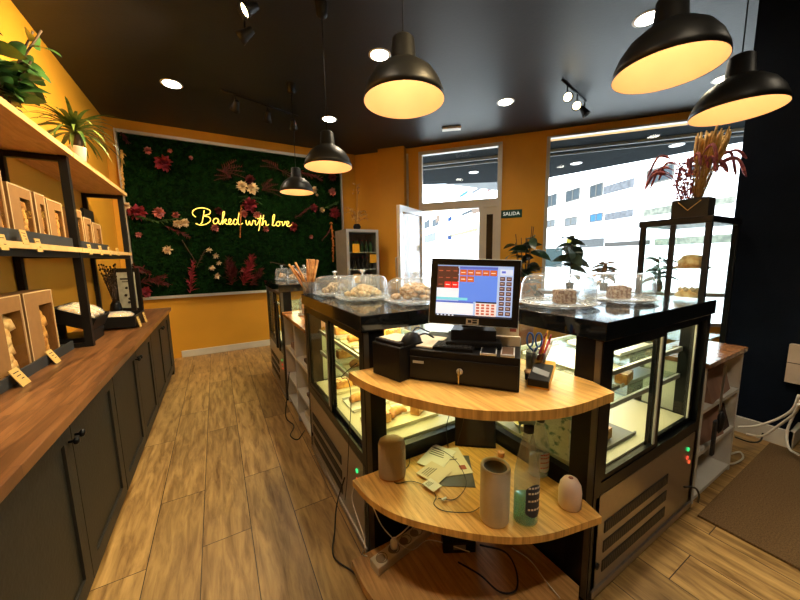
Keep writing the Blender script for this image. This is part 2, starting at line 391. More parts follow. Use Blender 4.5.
for r_ in ((547,219,555,228),(565,216,577,227),(590,212,603,223),): fbox('window', *r_, mat('far_blue_glass', (.03,.085,.16), 1.0, spec=.03) if r_[0] == 590 else mat('pale_shutter', (.08,.085,.088), 1.0, spec=.03), fwhite)
fbox('cladding_panel', 604,178,634,195, lou); fbox('cladding_panel', 605,209,633,221, lou)
fbox('hedge_planter', 644,205,673,217, duo('far_hedge', (.055,.06,.045), (.12,.12,.09), .8, 3)); fbox('hedge_planter', 700,196,735,208, duo('far_hedge', (.055,.06,.045), (.12,.12,.09)))
fbox('hedge_planter', 655,234,735,246, duo('far_hedge', (.055,.06,.045), (.12,.12,.09)))
fbox('cladding_panel', 580,238,604,248, mat('far_light_cladding', (.06,.06,.06), 1.0, spec=.03)); fbox('cladding_panel', 605,240,650,247, mat('far_band', (.05,.046,.042), 1.0, spec=.03))
fbox('window', 424,232,436,244, mat('pale_shutter', (.08,.085,.088), 1.0, spec=.03), fwhite); fbox('window', 460,192,468,196, mat('far_blue_glass', (.03,.085,.16), 1.0, spec=.03)); fbox('cladding_panel', 472,186,482,194, lou); fbox('cladding_panel', 488,181,492,192, mat('far_red', (.11,.06,.06), 1.0, spec=.03))
fbox('window', 395,216,419,230, mat('pale_shutter', (.08,.085,.088), 1.0, spec=.03), fwhite); fbox('window', 395,240,419,252, mat('pale_shutter', (.08,.085,.088), 1.0, spec=.03), fwhite)
fbox('ground_floor_panel', 541,248,562,280, mat('far_shopfront', (.028,.04,.04), 1.0, spec=.03))
fbox('shop_lettering', 447,230,478,236, mat('far_yellow', (.15,.13,.07), 1.0, spec=.03)); fbox('round_sign', 448,216,452,222, mat('far_navy', (.008,.02,.06), 1.0, spec=.03)); fbox('round_sign', 448,235,452,240, mat('far_navy', (.008,.02,.06)))
fbox('cladding_panel', 436,214,440,223, mat('far_brown', (.09,.065,.05), 1.0, spec=.03)); fbox('cladding_panel', 472,206,480,215, mat('far_brown', (.09,.065,.05)))
# yellow roadside sign
sg = P(571, 245, plane=(W0 + WN*6, WN)); o = thing('street_sign', 'yellow street sign with a dark symbol beyond the window', 'sign', (sg.x, sg.y, -.02))
SM = Matrix((WD, WN, Vector((0,0,1)))).transposed().to_4x4(); zz = sg.z + .02
lpart('pole', MB().cyl((0,0), .03, 0, zz, 10), alum, o); lpart('sign_plate', MB().box(-.15,.15,-.06,-.03, zz-.22, zz+.20, SM), mat('sign_yellow', (.16,.13,.004), .5), o)
lpart('symbol', MB().lathe([(.04,0),(.075,0),(.075,.01),(.04,.01)], (0,0,0), 20, M=SM @ Matrix.Translation((0,-.072,zz)) @ Matrix.Rotation(PI/2,4,'X')), ink, o)
tr = P(500, 255, plane=(W0 + WN*12, WN)); o = thing('bare_tree', 'thin bare street tree seen through the open doorway', 'tree', (tr.x, tr.y, -.02))
mb = MB(); mb.tube([(0,0,0),(.05,0,1.2),(0,.03,2.2)], [.06,.045,.03], 8)
for k in range(26):
    a = random.uniform(0, 2*PI); h = random.uniform(1.0, 2.2); l_ = random.uniform(.5, 1.1)
    p = Vector((0,0,h)); mb.tube([p, p + Vector((math.cos(a)*l_*.5, math.sin(a)*l_*.5, l_*.5)), p + Vector((math.cos(a)*l_, math.sin(a)*l_, l_*.8))], [.02,.012,.005], 5)
lpart('branches', mb, twig, o)

# daylight portals in the openings
pr = Matrix((WD, Vector((0,0,1)), WN)).transposed().to_4x4()
def portal(s, z, sx, sz):
    o = area('daylight_portal', (0,0,0), (0,0,0), sx, sz, 1, (1,1,1), True)
    o.matrix_world = Matrix.Translation(M @ Vector((s, .12, z))) @ Matrix((WD, Vector((0,0,1)), WN)).transposed().to_4x4()
portal((VS0+VS1)/2, (VZ0+VZ1)/2, VS1-VS0, VZ1-VZ0); portal((DS0+DS1)/2, DZ/2, DS1-DS0, DZ)

# ------------------------------------------------------------------ lamps
def point(name, loc, e, col, r=.03, parent=None):
    l = bpy.data.lights.new(name, 'POINT'); l.energy = e; l.color = col; l.shadow_soft_size = r
    o = bpy.data.objects.new(name, l); C.objects.link(o); o.location = loc
    if parent: o.parent = parent
    return o
def spot(name, loc, d, e, col, ang, r=.03, blend=.6, parent=None):
    l = bpy.data.lights.new(name, 'SPOT'); l.energy = e; l.color = col; l.spot_size = ang; l.spot_blend = blend; l.shadow_soft_size = r
    o = bpy.data.objects.new(name, l); C.objects.link(o); o.location = loc; o.rotation_euler = Vector(d).to_track_quat('-Z', 'Y').to_euler()
    if parent: o.parent = parent
    return o
WARM = (1.0, .82, .56)
dl_glow = glow('downlight_glow', (1, .93, .78), 14)
dls = [(-.26,4.58,'over the walkway by the left counter'),(1.56,4.66,'behind the second pendant'),(1.55,3.03,'beside the nearest hanging pendant in the middle'),
       (3.4,3.13,'in front of the door'),(3.32,1.53,'behind the largest pendant'),(5.2,1.57,'nearest the shop window at the far right')]
for x, y, lb in dls + [(-.26,.9,'added unseen above the near left counter to brighten it'),(1.0,-.5,'added unseen above the camera to brighten the shelves, left'),(3.1,-.4,'added unseen above the camera to brighten the room, right')]:  # the last three downlights are unseen fixtures added to brighten the room
    if lb:
        o = thing('ceiling_downlight', 'round recessed ceiling downlight ' + lb, 'ceiling light', (x, y, HC), 0, 'recessed round ceiling downlights')
        lpart('trim_ring', MB().lathe([(.085,-.002),(.10,-.006),(.11,0)], seg=28), whitep, o)
        lpart('diffuser', MB().lathe([(0,-.005),(.085,-.005),(.085,0)], seg=28), dl_glow, o)
    if x > 5: continue
    spot('downlight_beam', (x, y, HC-.03), (0,0,-1), LIGHT['down']*(.35 if y < 0 and x > 3 else 1.3 if y < 0 else .75 if x > 3 else 1.0), WARM, 2.6, .09, 1.0)

goldin = mat('gold_lining', (.80,.49,.27), .55, var=.05, scale=5)
def make_pendant():
    o = thing('pendant_lamp', '', 'pendant lamp')
    lpart('lamp_shade', MB().lathe([(0,.275),(.045,.275),(.052,.268),(.060,.175),(.068,.165),(.10,.150),(.14,.118),(.170,.075),(.188,.03),(.192,0),(.1895,0)], seg=48), mat('matte_black_enamel', (.010,.010,.010), .42, spec=.35, var=.1), o)
    lpart('shade_lining', MB().lathe([(.1895,.001),(.184,.03),(.166,.073),(.137,.114),(.098,.145),(.06,.158),(0,.160)], seg=48), goldin, o, 'gold inside of the shade')
    lpart('bulb', MB().lathe([(0,.10),(.015,.103),(.022,.113),(.024,.125),(.018,.14),(.012,.158)], seg=16), glow('bulb_glow', (1,.66,.28), .7), o)
    point('bulb_light', (0,0,.05), LIGHT['pend'], (1,.74,.42), .03, o)
    spot('bulb_beam', (0,0,.04), (0,0,-1), LIGHT['beam'], (1,.85,.62), 2.2, .03, .8, o)
    return o
pend0 = None
pspots = [(.84,1.40,2.235,'over the left end of the register'),(.87,2.67,2.245,'second pendant along the row towards the moss wall'),
          (.90,3.97,2.28,'farthest and smallest pendant, in front of the moss wall'),(1.68,.69,2.245,'largest pendant, nearest the camera at upper right'),
          (2.46,.68,2.235,'rightmost pendant, above the tall glass case')]
for i, (x, y, z, lb) in enumerate(pspots):
    if pend0 is None: pend0 = o = make_pendant()
    else: o = copy_tree(pend0)
    o.location = (x, y, z); o['label'] = 'black dome pendant with gold inside: ' + lb; o['group'] = 'black dome pendant lamps'
    c = lpart('cord', MB().tube([(0,0,.27),(0,0,HC-z)], .0035, 6), cablem, o)
    lpart('ceiling_rose', MB().lathe([(0,HC-z-.10),(.03,HC-z-.10),(.042,HC-z-.085),(.05,HC-z-.02),(.05,HC-z)], seg=20), blackp, o)

def track(label, a, b, heads, energy):
    a = Vector(a); b = Vector(b); o = thing('spotlight_track', label, 'track light', (a+b)/2)
    part('rail', MB().tube([a, b], .012, 4), blackm, o)
    for (t, d, on) in heads:
        p = a.lerp(b, t); d = Vector(d).normalized(); q = Vector((0,0,1)).rotation_difference(-d).to_matrix().to_4x4()
        h = p + Vector((0,0,-.13)) ; mb = MB().tube([p, h], .008, 8)
        Mx = Matrix.Translation(h) @ q
        mb.lathe([(0,.075),(.025,.075),(.03,.05),(.042,-.01),(.055,-.055),(.052,-.055),(.038,-.012)], seg=20, M=Mx)
        hd = part('spot_head', mb, blackm, o)
        part('lamp_lens', MB().lathe([(0,-.028),(.043,-.028)], seg=20, M=Mx), glow('spot_glow_on', (1,.80,.42), on) if on > 1 else mat('spot_lens', (.6,.5,.35), .3), hd)
        if energy and on > 1: 
            s_ = spot('spot_beam', h + d*.06 - o.location, d, energy, (1,.73,.36), 1.7, .03, .9, o)
track('two-headed spotlight track near the top of the photo aimed at the left shelves', (.36,2.60,HC-.01), (.36,3.12,HC-.01), [(.35,(-.95,-.2,-.75),8),(.95,(-.9,.5,-.6),8)], LIGHT['spot'])
track('spotlight track added unseen high above the register to brighten the left shelves', (1.5,-.1,HC-.01), (1.5,.6,HC-.01), [(.2,(-1,.75,-.62),8),(.8,(-1,.9,-.62),8)], LIGHT['side'])  # invented track out of view, adds light on the wall behind the rack
track('spotlight track with three small heads in front of the moss wall', (.22,4.45,HC-.01), (1.15,4.75,HC-.01), [(.15,(-.3,1,-.85),1.5),(.55,(0,1,-.85),1.5),(.92,(.3,1,-.85),1.5)], 14)
track('short spotlight track with heads near the shop window', (3.55,2.45,HC-.01), (4.3,2.62,HC-.01), [(.2,(-.6,-.8,-.5),8),(.6,(-.7,-.5,-.6),8),(.95,(.3,-.4,-.8),.5)], 0)
solo('ceiling_sign_fixture', MB().box(-.14,.14,-.05,.05,HC-.03,HC, Matrix.Translation((3.3,4.1,0)) @ Matrix.Rotation(-.7,4,'Z')), whitep, 'small white emergency light flush on the ceiling before the door', 'emergency light')

# ------------------------------------------------------------------ moss wall
YB = 5.97
GX0, GX1, GZ0, GZ1 = -1.04, 2.16, .97, 3.29
o = thing('moss_wall_panel', 'dark green artificial moss panel in a pale frame filling the back wall', 'green wall', ((GX0+GX1)/2, YB, GZ0))
mb = MB(); nx, nz = 150, 105; grid = []
for j in range(nz+1):
    grid.append([mb.bm.verts.new((GX0+.03+(GX1-GX0-.06)*i/nx, 5.93-random.uniform(0,.022), GZ0+.03+(GZ1-GZ0-.06)*j/nz)) for i in range(nx+1)])
for j in range(nz):
    for i in range(nx): mb._f([grid[j][i], grid[j][i+1], grid[j+1][i+1], grid[j+1][i]])
mb.box(GX0+.02, GX1-.02, 5.935, 5.965, GZ0+.02, GZ1-.02)
moss = duo('moss', (.0015,.008,.002), (.004,.020,.004), .95, 14, bump=.9); moss.node_tree.nodes['Principled BSDF'].inputs['Specular IOR Level'].default_value = .05
part('moss', mb, moss, o)
fm = MB().box(GX0-.012, GX0+.012, 5.90, 5.97, GZ0-.02, GZ1+.02).box(GX1-.012, GX1+.012, 5.90, 5.97, GZ0-.02, GZ1+.02).box(GX0+.02, GX1-.02, 5.90, 5.97, GZ1-.02, GZ1+.02).box(GX0+.02, GX1-.02, 5.90, 5.97, GZ0-.02, GZ0+.02)
part('frame', fm, alum, o, 'pale metal frame')

FY = 5.90
def flower(u, v, r, m, label, kind='carnation'):
    """a flower head fixed to the moss: petals on a small dome facing the room"""
    p = P(u, v, y=FY); r *= .0215; mb = MB()
    n = 26 if kind == 'carnation' else 14
    for k in range(n):
        a = k*2.4; e = (k/n)**.6
        d = Vector((math.cos(a)*e, -(1-e*.75), math.sin(a)*e)).normalized()
        mb.leaf(p + d*r*.12, d, r*(.75+.35*e), r*(.75 if kind == 'carnation' else .55), random.uniform(-.3,.5), random.uniform(-1,1), 3, 'oval', .4)
    mb.blob(p + Vector((0,-r*.2,0)), r*.3, r*.3, r*.3, .1, 1)
    return solo('flower_head', mb, m, label, 'flower')
def plume(u0, v0, u1, v1, wd, m, label, n=60, name='feather_plume'):
    a = P(u0, v0, y=FY-.02); b = P(u1, v1, y=FY-.05); ax = (b-a); L_ = ax.length; mb = MB()
    mid = a.lerp(b,.5) + Vector((0,-.05,0)); sp = cat_rom([a, mid, b], 8); mb.tube(sp, [.006]*len(sp), 5)
    for k in range(n):
        t = random.random()**.8; p = sp[int(t*(len(sp)-1))]
        d = ax.normalized() + Vector((random.uniform(-1,1), random.uniform(-1,.1), random.uniform(-1,1)))*.75
        mb.leaf(p, d, wd*.0175*random.uniform(.6,1.2)*(1.1-.5*t), .02, .4, random.uniform(0,3), 3, 'spike')
    return solo(name, mb, m, label, 'dried flower')
def fronds(u, v, m, angs, L_, label, name='fern_spray', wd=.05):
    p = P(u, v, y=FY-.01); mb = MB()
    for a in angs:
        d = Vector((math.cos(a), -.35, math.sin(a))).normalized(); pts = [p + d*L_*t + Vector((0,0,-.25*L_*t*t)) for t in [i/8 for i in range(9)]]
        mb.tube(pts, .004, 4)
        for i in range(1, 9):
            for sgn in (-1, 1):
                side = d.cross(Vector((0,-1,0)))*sgn
                mb.leaf(pts[i], (d*.8+side).normalized(), L_*.26*(1.15-i/9), wd*.4, .2, 0, 3, 'spike')
    return solo(name, mb, m, label, 'dried flower')
flower(148,151,2.4,pink,'pink flower head high at the upper left of the moss wall')
flower(164,164,5.2,red,'large red flower head at the upper left of the moss wall')
flower(170,151,1.4,pink,'tiny dusky bloom just above the large red flower at upper left of the moss wall')
flower(191,158,1.4,pink,'lone small pink bud right of the large red flower, upper left of the moss wall')
flower(127,206,2.2,cream,'small peach rose at the left edge of the moss wall beside the rack')
flower(138,213,5.2,red,'large red flower at the left edge of the moss wall')
flower(159,213,3.6,pink,'coral pink flower left of the neon word')
flower(176,215,2.4,pink,'small dusky pink flower just above the cream pair on the moss wall')
flower(178,224,2.9,cream,'left of the two cream blooms left of the neon sign'); flower(185,223,2.9,cream,'right of the two cream blooms left of the neon sign')
plume(165,226,190,237,5,maroon,'dark maroon tuft under the two cream blooms by the neon sign',70)
flower(139,235,1.9,pink,'tiny pink flower low left of the moss wall under the large red flower')
flower(168,250,3.0,cream,'lone faded cream flower with a thin stem, left lower half of the moss wall')
plume(190,293,193,262,7,red,'feathery red plume rising from the lower left of the moss wall',90)
plume(196,268,205,250,3,twig,'thin dark grass sprays beside the red plume, lower left of the moss wall',30)
plume(140,282,165,276,7,maroon,'maroon foliage low at the bottom left corner of the moss wall',80)
flower(136,292,4.2,pink,'pink and cream rose at the very bottom left corner of the moss wall')
flower(146,292,3.6,red,'red rose beside the pink one at the bottom left corner of the moss wall')
for i, (u, v, r_, lb) in enumerate(((209,250,2.2,'top'),(216,256,2.4,'second'),(219,263,2.0,'third'),(212,268,2.2,'fourth'),(217,276,2.5,'lowest'))): flower(u, v, r_, cream, 'small white blossom, %s of the curved white spray under the neon sign' % lb, 'x')
plume(232,285,228,258,9,maroon,'dark red feather plume below the middle of the neon sign, left one',120); plume(243,285,252,256,10,red,'bright red feather plume below the neon sign, right one and the largest',150)
flower(243,270,1.8,pink,'small pink bloom between the two red plumes under the neon sign')
fronds(232,178,maroon,(2.9,3.2,2.5),.26,'maroon fern fronds left of the twin white roses','fern_spray'); fronds(262,190,maroon,(.2,.6,-.1,1.0),.30,'maroon fern fronds right of the twin white roses')
fronds(222,172,maroon,(.55,.3,.9,.0),.34,'maroon fern spray high above the middle of the moss wall, left one'); fronds(280,170,maroon,(-.5,2.6,2.9,-.2),.34,'maroon fern spray high on the moss wall behind the farthest pendant')
flower(242,187,4.2,cream,'left white rose of the pair above the neon sign'); flower(253,189,4.2,cream,'right white rose of the pair above the neon sign')
flower(250,180,3.6,maroon,'dark red bloom on top of the twin white roses'); flower(250,205,5.6,red,'large red flower hanging directly above the neon word')
flower(244,214,2.8,pink,'dusty pink bloom at the left under the large red flower above the neon'); flower(257,215,2.8,pink,'dusty pink bloom at the right under the large red flower above the neon')
fronds(250,198,greenm,(.2,2.9,-.3,3.4),.18,'green leaves around the large red flower above the neon sign','leaf_spray')
plume(241,205,240,238,2.6,rust,'rust coloured trailing plume crossing the middle of the neon sign',50)
flower(219,211,2.7,maroon,'dark red bloom just above the neon word at the left'); flower(215,228,2.8,pink,'dusty pink bloom under the first neon word'); flower(266,229,2.4,pink,'small pink bloom under the gap before the last neon word')
flower(293,227,3.6,red,'coral red flower at the right end of the neon sign')
flower(314,190,2.8,cream,'cream rose right of the farthest pendant'); flower(317,195,1.2,cream,'tiny white blossom below the cream rose right of the farthest pendant')
flower(332,177,3.8,maroon,'dark red flower high at the right edge of the moss wall'); flower(332,192,3.4,pink,'pink flower below the dark red one at the right edge of the moss wall')
flower(314,208,3.4,red,'red flower in the right cluster of the moss wall'); flower(322,210,2.2,cream,'small peach flower of the right cluster on the moss wall')
plume(295,218,312,206,4,maroon,'dark red tuft left of the right flower cluster on the moss wall',60)
flower(334,213,5.0,red,'large red flower at the right edge of the moss wall'); plume(331,222,333,262,4.2,rust,'hanging orange plume at the right edge of the moss wall',120)
flower(311,237,1.8,pink,'faint small bloom low in the right half of the moss wall')
plume(330,230,322,240,3,maroon,'maroon sprig at the right of the moss wall by the hanging orange plume',30)
plume(121,132,128,142,5,maroon,'maroon tuft at the very top left corner of the moss wall',60); plume(122,150,124,190,3.6,straw,'hanging golden straw plume at the top left edge of the moss wall',130)

# fuller foliage on the moss wall
plume(128,214,158,222,4,greenm,'green leafy sprig trailing between the left red flowers of the moss wall',50,'leaf_spray')
plume(156,222,182,218,4,greenm,'green leafy sprig above the cream pair of blooms on the moss wall',40,'leaf_spray')
plume(130,265,150,272,6,maroon,'dark maroon foliage above the bottom left corner of the moss wall',80)
plume(152,280,168,284,6,maroon,'dark maroon foliage right of the bottom left roses of the moss wall',70)
plume(236,278,230,262,8,maroon,'second dark plume overlapping the red ones below the neon sign',90)
plume(250,285,262,268,8,maroon,'dark plume at the right side of the bright red plume under the neon',90)
plume(325,208,338,202,4,greenm,'small green sprig by the large red flower at the right edge of the moss wall',40,'leaf_spray')
plume(300,172,322,180,6,maroon,'maroon foliage behind the farthest pendant on the moss wall',60)
plume(196,262,182,240,2,twig,'thin dark twig arc below the neon sign at the left',20)
plume(270,262,300,268,2.5,twig,'thin dark grass low in the right half of the moss wall',26)

# neon words as glass tube strokes
STR = [
 [(1.15,2.3),(.95,1.2),(.72,.2),(.5,-.02)],
 [(.0,1.1),(-.35,1.5),(-.3,2.1),(.3,2.6),(1.2,2.7),(1.9,2.35),(1.8,1.75),(1.0,1.35),(1.7,1.2),(1.85,.6),(1.3,.0),(.5,-.25),(-.1,.0)],
 [(2.95,.9),(2.5,1.0),(2.2,.55),(2.35,.05),(2.7,.2),(2.95,.8),(2.92,.2),(3.2,.1),(3.7,1.5),(3.85,2.2),(3.62,2.1),(3.5,1.0),(3.45,.0),(3.65,.7),(4.0,.95),(3.95,.6),(3.7,.5),(3.95,.1),(4.25,.1),(4.6,.55),(4.65,.95),(4.4,.95),(4.3,.4),(4.5,.02),(4.9,.3),(5.1,.8)],
 [(5.55,.85),(5.2,1.0),(4.95,.5),(5.1,.02),(5.4,.2),(5.65,1.0),(5.9,2.2),(5.68,1.0),(5.65,.15),(6.0,.1),(6.3,.35)],
 [(6.8,.9),(6.8,.3),(7.0,.03),(7.3,.8),(7.35,.15),(7.6,.1),(7.85,.9),(8.1,.75)],
 [(8.2,.9),(8.15,.25),(8.35,.1),(8.8,1.0),(9.05,1.9),(8.9,1.0),(8.7,-.4),(8.55,-1.0)],
 [(8.5,1.25),(9.0,1.35),(9.5,1.3)], [(8.28,1.35),(8.33,1.42)],
 [(9.1,.02),(9.35,1.2),(9.5,2.0),(9.3,1.0),(9.2,.05),(9.5,.8),(9.75,.85),(9.75,.15),(10.0,.1),(10.2,.3)],
 [(10.7,.1),(11.05,1.2),(11.2,2.1),(10.95,1.9),(10.8,.8),(10.85,.1),(11.1,.1),(11.4,.5)],
 [(11.75,.9),(11.45,.7),(11.4,.15),(11.7,.02),(11.95,.4),(11.8,.9),(12.2,.8),(12.35,.85),(12.4,.1),(12.75,.6),(12.8,.95),(13.0,.75)],
 [(13.0,.35),(13.35,.55),(13.4,.9),(13.15,.95),(13.0,.4),(13.2,.02),(13.6,.1),(13.9,.4)]]
a = P(196.5, 223.5, y=5.86); b = P(290, 223, y=5.86); k_ = (b.x-a.x)/13.6
o = thing('neon_sign', 'glowing yellow script neon reading Baked with love on the moss wall', 'neon sign', a)
back = MB()
mb = MB()
for st in STR: mb.tube([Vector((a.x+p.x*k_, 5.86, a.z+p.y*k_*.86)) for p in cat_rom([(q[0],q[1],0) for q in st], 5)], .0056, 6)
part('neon_tube', mb, glow('neon_yellow', (1.0,.66,.10), 1.3), o)
mb = MB()
for st in STR: mb.tube([Vector((a.x+p.x*k_, 5.872, a.z+p.y*k_*.86)) for p in cat_rom([(q[0],q[1],0) for q in st], 3)], .009, 5)
part('neon_backing', mb, mat('neon_back', (.5,.35,.05), .6), o)

# ------------------------------------------------------------------ left counter
cabm = mat('graphite_cabinet', (.019,.018,.015), .5, spec=.3, var=.15, scale=14, bump=.1)
cabd = mat('graphite_body', (.02,.019,.017), .6)  # plain dark grey of the cabinet body behind the doors
def make_cabinet():
    o = thing('base_cabinet', '', 'cabinet'); W_ = 1.31
    lpart('body', MB().box(-.565,-.02, .002, W_-.002, .06, .845).box(-.50,-.045, .002, W_-.002, 0, .06), cabd, o)
    for k, (y0, y1) in enumerate(((.006, W_/2-.003), (W_/2+.003, W_-.006))):
        d = MB(); z0, z1 = .065, .84; f = .075
        d.box(-.018,0, y0, y0+f, z0, z1).box(-.018,0, y1-f, y1, z0, z1).box(-.018,0, y0+f, y1-f, z1-f, z1).box(-.018,0, y0+f, y1-f, z0, z0+f).box(-.018,-.011, y0+f, y1-f, z0+f, z1-f)
        dr = lpart('door', d, cabm, o); yk = W_/2 - .035 if k == 0 else W_/2 + .035
        kb = MB().lathe([(0,0),(.006,0),(.006,.014),(.016,.02),(.017,.028),(.010,.034),(0,.035)], (0,0,0), 16, M=Matrix.Translation((0,yk,.755)) @ Matrix.Rotation(PI/2,4,'Y'))
        lpart('knob', kb, blackg, dr)
    return o
c0 = None
for i, (y, lb) in enumerate(((-.14,'with one knob hidden, nearest the camera'),(1.17,'with the two largest knobs at lower left of the photo'),(2.48,'in the middle of the left counter'),(3.79,'at the far end of the counter'))):
    if c0 is None: c0 = o = make_cabinet()
    else: o = copy_tree(c0)
    o.location = (-.595, y, 0); o['label'] = 'dark grey two-door base cabinet ' + lb; o['group'] = 'grey base cabinets under the worktop'
solo('counter_end_panel', MB().box(-1.16, -.595, 5.103, 5.24, 0, .845), cabm, 'dark grey filler panel closing the far end of the left counter', 'panel')
solo('worktop', MB().box(-1.17, -.565, -.3, 5.26, .848, .89, bev=.003), walnut, 'long dark walnut worktop over the left grey cabinets', 'worktop')

# ------------------------------------------------------------------ shelving rack on the worktop
XF, XR = -.83, -1.13
rk = thing('shelving_rack', 'tall black metal rack with pale wooden shelves standing on the left worktop', 'shelving rack', (-.98, 3.2, .89))
for y in (1.9, 3.16, 4.70):
    part('post', MB().box(XF-.045, XF, y-.022, y+.022, .89, 2.235), blackm, rk); part('post', MB().box(XR-.035, XR, y-.02, y+.02, .89, 2.235), blackm, rk)
    for z in (2.195, 1.54): part('rail', MB().box(XR, XF-.045, y-.018, y+.018, z, z+.038), blackm, rk)
    part('foot_rail', MB().box(XR, XF-.045, y-.02, y+.02, .89, .92), blackm, rk)
part('rail', MB().box(XF-.035, XF-.005, 1.92, 3.138, 1.54, 1.575), blackm, rk); part('rail', MB().box(XF-.035, XF-.005, 3.182, 4.68, 1.54, 1.575), blackm, rk)
part('back_rail', MB().box(XR-.03, XR, 1.92, 3.138, 1.2, 1.235), blackm, rk)
for y0, y1 in ((1.2, 3.155), (3.165, 4.75)):
    b_ = part('shelf_board', MB().box(-1.155, -.802, y0, y1, 2.235, 2.270), birch, rk); part('shelf_edge', MB().box(-.802, -.797, y0, y1, 2.235, 2.270), edgew, b_, 'pale raw board edge')
    b_ = part('shelf_board', MB().box(-1.13, -.825, y0, y1, 1.578, 1.61), birch, rk); part('shelf_edge', MB().box(-.825, -.820, y0, y1, 1.578, 1.61), edgew, b_, 'pale raw board edge')

def kraft_box(x, y, z, w_, h, label, group, food=None, d=.075, name='kraft_bread_box', lean=0, fm_=None):
    """box standing on a shelf, its window facing the room (+x)"""
    o = thing(name, label, 'bread box', (x, y, z), lean, group)
    mb = MB(); f = .02
    mb.box(-d,0, 0,f, 0,h).box(-d,0, w_-f,w_, 0,h).box(-d,0, f,w_-f, h-f*1.2,h).box(-d,0, f,w_-f, 0,f*.8).box(-d,-d+.004, f,w_-f, f*.8,h-f*1.2)
    mb.box(-.004,0, f, w_*.46, f*.8, h-f*1.2).box(-.004,0, w_*.46, w_-f, h*.80, h-f*1.2)
    lpart('box_body', mb, kraft, o)
    e = MB().box(0,.002, 0,.007, 0,h).box(0,.002, w_-.007,w_, 0,h).box(0,.002, .007,w_-.007, h-.006,h); lpart('card_edge', e, kraftl, o, 'pale cut edge')
    lpart('cellophane', MB().box(-.003,-.001, w_*.46,w_-f, f*.8,h*.80), glass('cellophane', (.98,.97,.93), .5), o)
    b = MB(); n = 6
    for k in range(n):
        yy = random.uniform(w_*.5, w_*.85); zz = h*(.08+.62*k/n)
        b.blob((-d*.42, yy*.4+w_*.42, zz+.02), d*.36, w_*.19, h*.13, .12, 1)
    lpart('bread', b, fm_ or breadm, o)
    return o
def card(x, y, z, label, rz=0, s=1.0, tilt=.45, name='price_tag', m=None, txt=True):
    o = thing(name, label, 'price tag', (x, y, z), rz, 'small cream price cards on the rack')
    R = Matrix.Rotation(-tilt, 4, 'Y'); w_, h = .062*s, .072*s
    lpart('card', MB().box(-.003,0,-w_/2,w_/2,0,h, R), m or tagm, o)
    t = MB()
    for k, (a, b) in enumerate(((-.3,.3),(-.22,.22),(.0,.3))): t.box(0,.0008, w_*a, w_*b, h*(.75-.2*k), h*(.80-.2*k), R)
    lpart('lettering', t, ink, o); return o
# upper shelf
solo('tray_strip', MB().box(-1.08,-.855, 1.95,3.12, 1.611,1.622).box(-.867,-.855, 1.95,3.12, 1.622,1.675), slate, 'long dark grey tray under the kraft boxes on the near middle shelf', 'tray')
solo('tray_strip', MB().box(-1.08,-.855, 3.2,4.0, 1.611,1.622).box(-.867,-.855, 3.2,4.0, 1.622,1.665), slate, 'shorter dark grey tray on the far half of the middle shelf', 'tray')
ups = [(1.98,.26,.33,'with pale cookies'),(2.27,.11,.33,'narrow, pressed against the first box'),(2.42,.24,.29,'with a brown loaf behind its window'),(2.70,.13,.29,'narrow, in the middle of the near shelf'),(2.85,.23,.28,'with dark biscuits, right before the black post')]
for y, w_, h, lb in ups: kraft_box(-.875, y, 1.623, w_, h, 'kraft card box on the rack middle shelf, ' + lb, 'kraft boxes on the middle shelf', fm_=cookie if 'pale' in lb else toast)
for y, w_, h, lb in ((3.23,.22,.28,'just beyond the black post'),(3.48,.18,.24,'second beyond the black post'),(3.69,.22,.22,'farthest on the middle shelf')): kraft_box(-.875, y, 1.623, w_, h, 'kraft card box on the rack middle shelf, ' + lb, 'kraft boxes on the middle shelf', fm_=toast)
solo('slate_frame', MB().box(-1.02,-1.0, 4.02,4.3, 1.611,2.0), blackm, 'thin black-edged board leaning at the far end of the middle shelf', 'board')
for i, (y, lb) in enumerate(((2.16,'leftmost on the middle shelf edge'),(2.36,'second on the middle shelf edge'),(2.50,'third, just left of the big black post'),(3.33,'first beyond the big black post'),(3.60,'second beyond the black post'),(3.86,'third beyond the black post'),(4.15,'farthest on the middle shelf edge'))):
    card(-.817, y, 1.565 if i != 1 else 1.60, 'cream price tag ' + lb, tilt=.12, s=1.0 if i < 3 else 1.1)
# lower level, on the worktop
solo('tray_strip', MB().box(-1.12,-.93, 2.1,3.12, .891,.905).box(-.942,-.93, 2.1,3.12, .905,.95), slate, 'dark grey tray holding the two large kraft boxes on the worktop', 'tray')
kraft_box(-.955, 2.22, .906, .36, .43, 'large kraft box with a pale long loaf, nearest on the worktop', 'large kraft boxes on the worktop', d=.12)
kraft_box(-.955, 2.61, .906, .36, .43, 'large kraft box with golden breadsticks, second on the worktop', 'large kraft boxes on the worktop', d=.12, fm_=toast)
kraft_box(-.955, 1.93+.02, .906, .25, .43, 'large kraft box cut by the left edge of the photo', 'large kraft boxes on the worktop', d=.12)
card(-.885, 2.32, .891, 'large cream price tag leaning before the nearest kraft box on the worktop', s=1.35, tilt=.45); card(-.895, 2.74, .891, 'large cream price tag before the second kraft box on the worktop', s=1.25, tilt=.45)
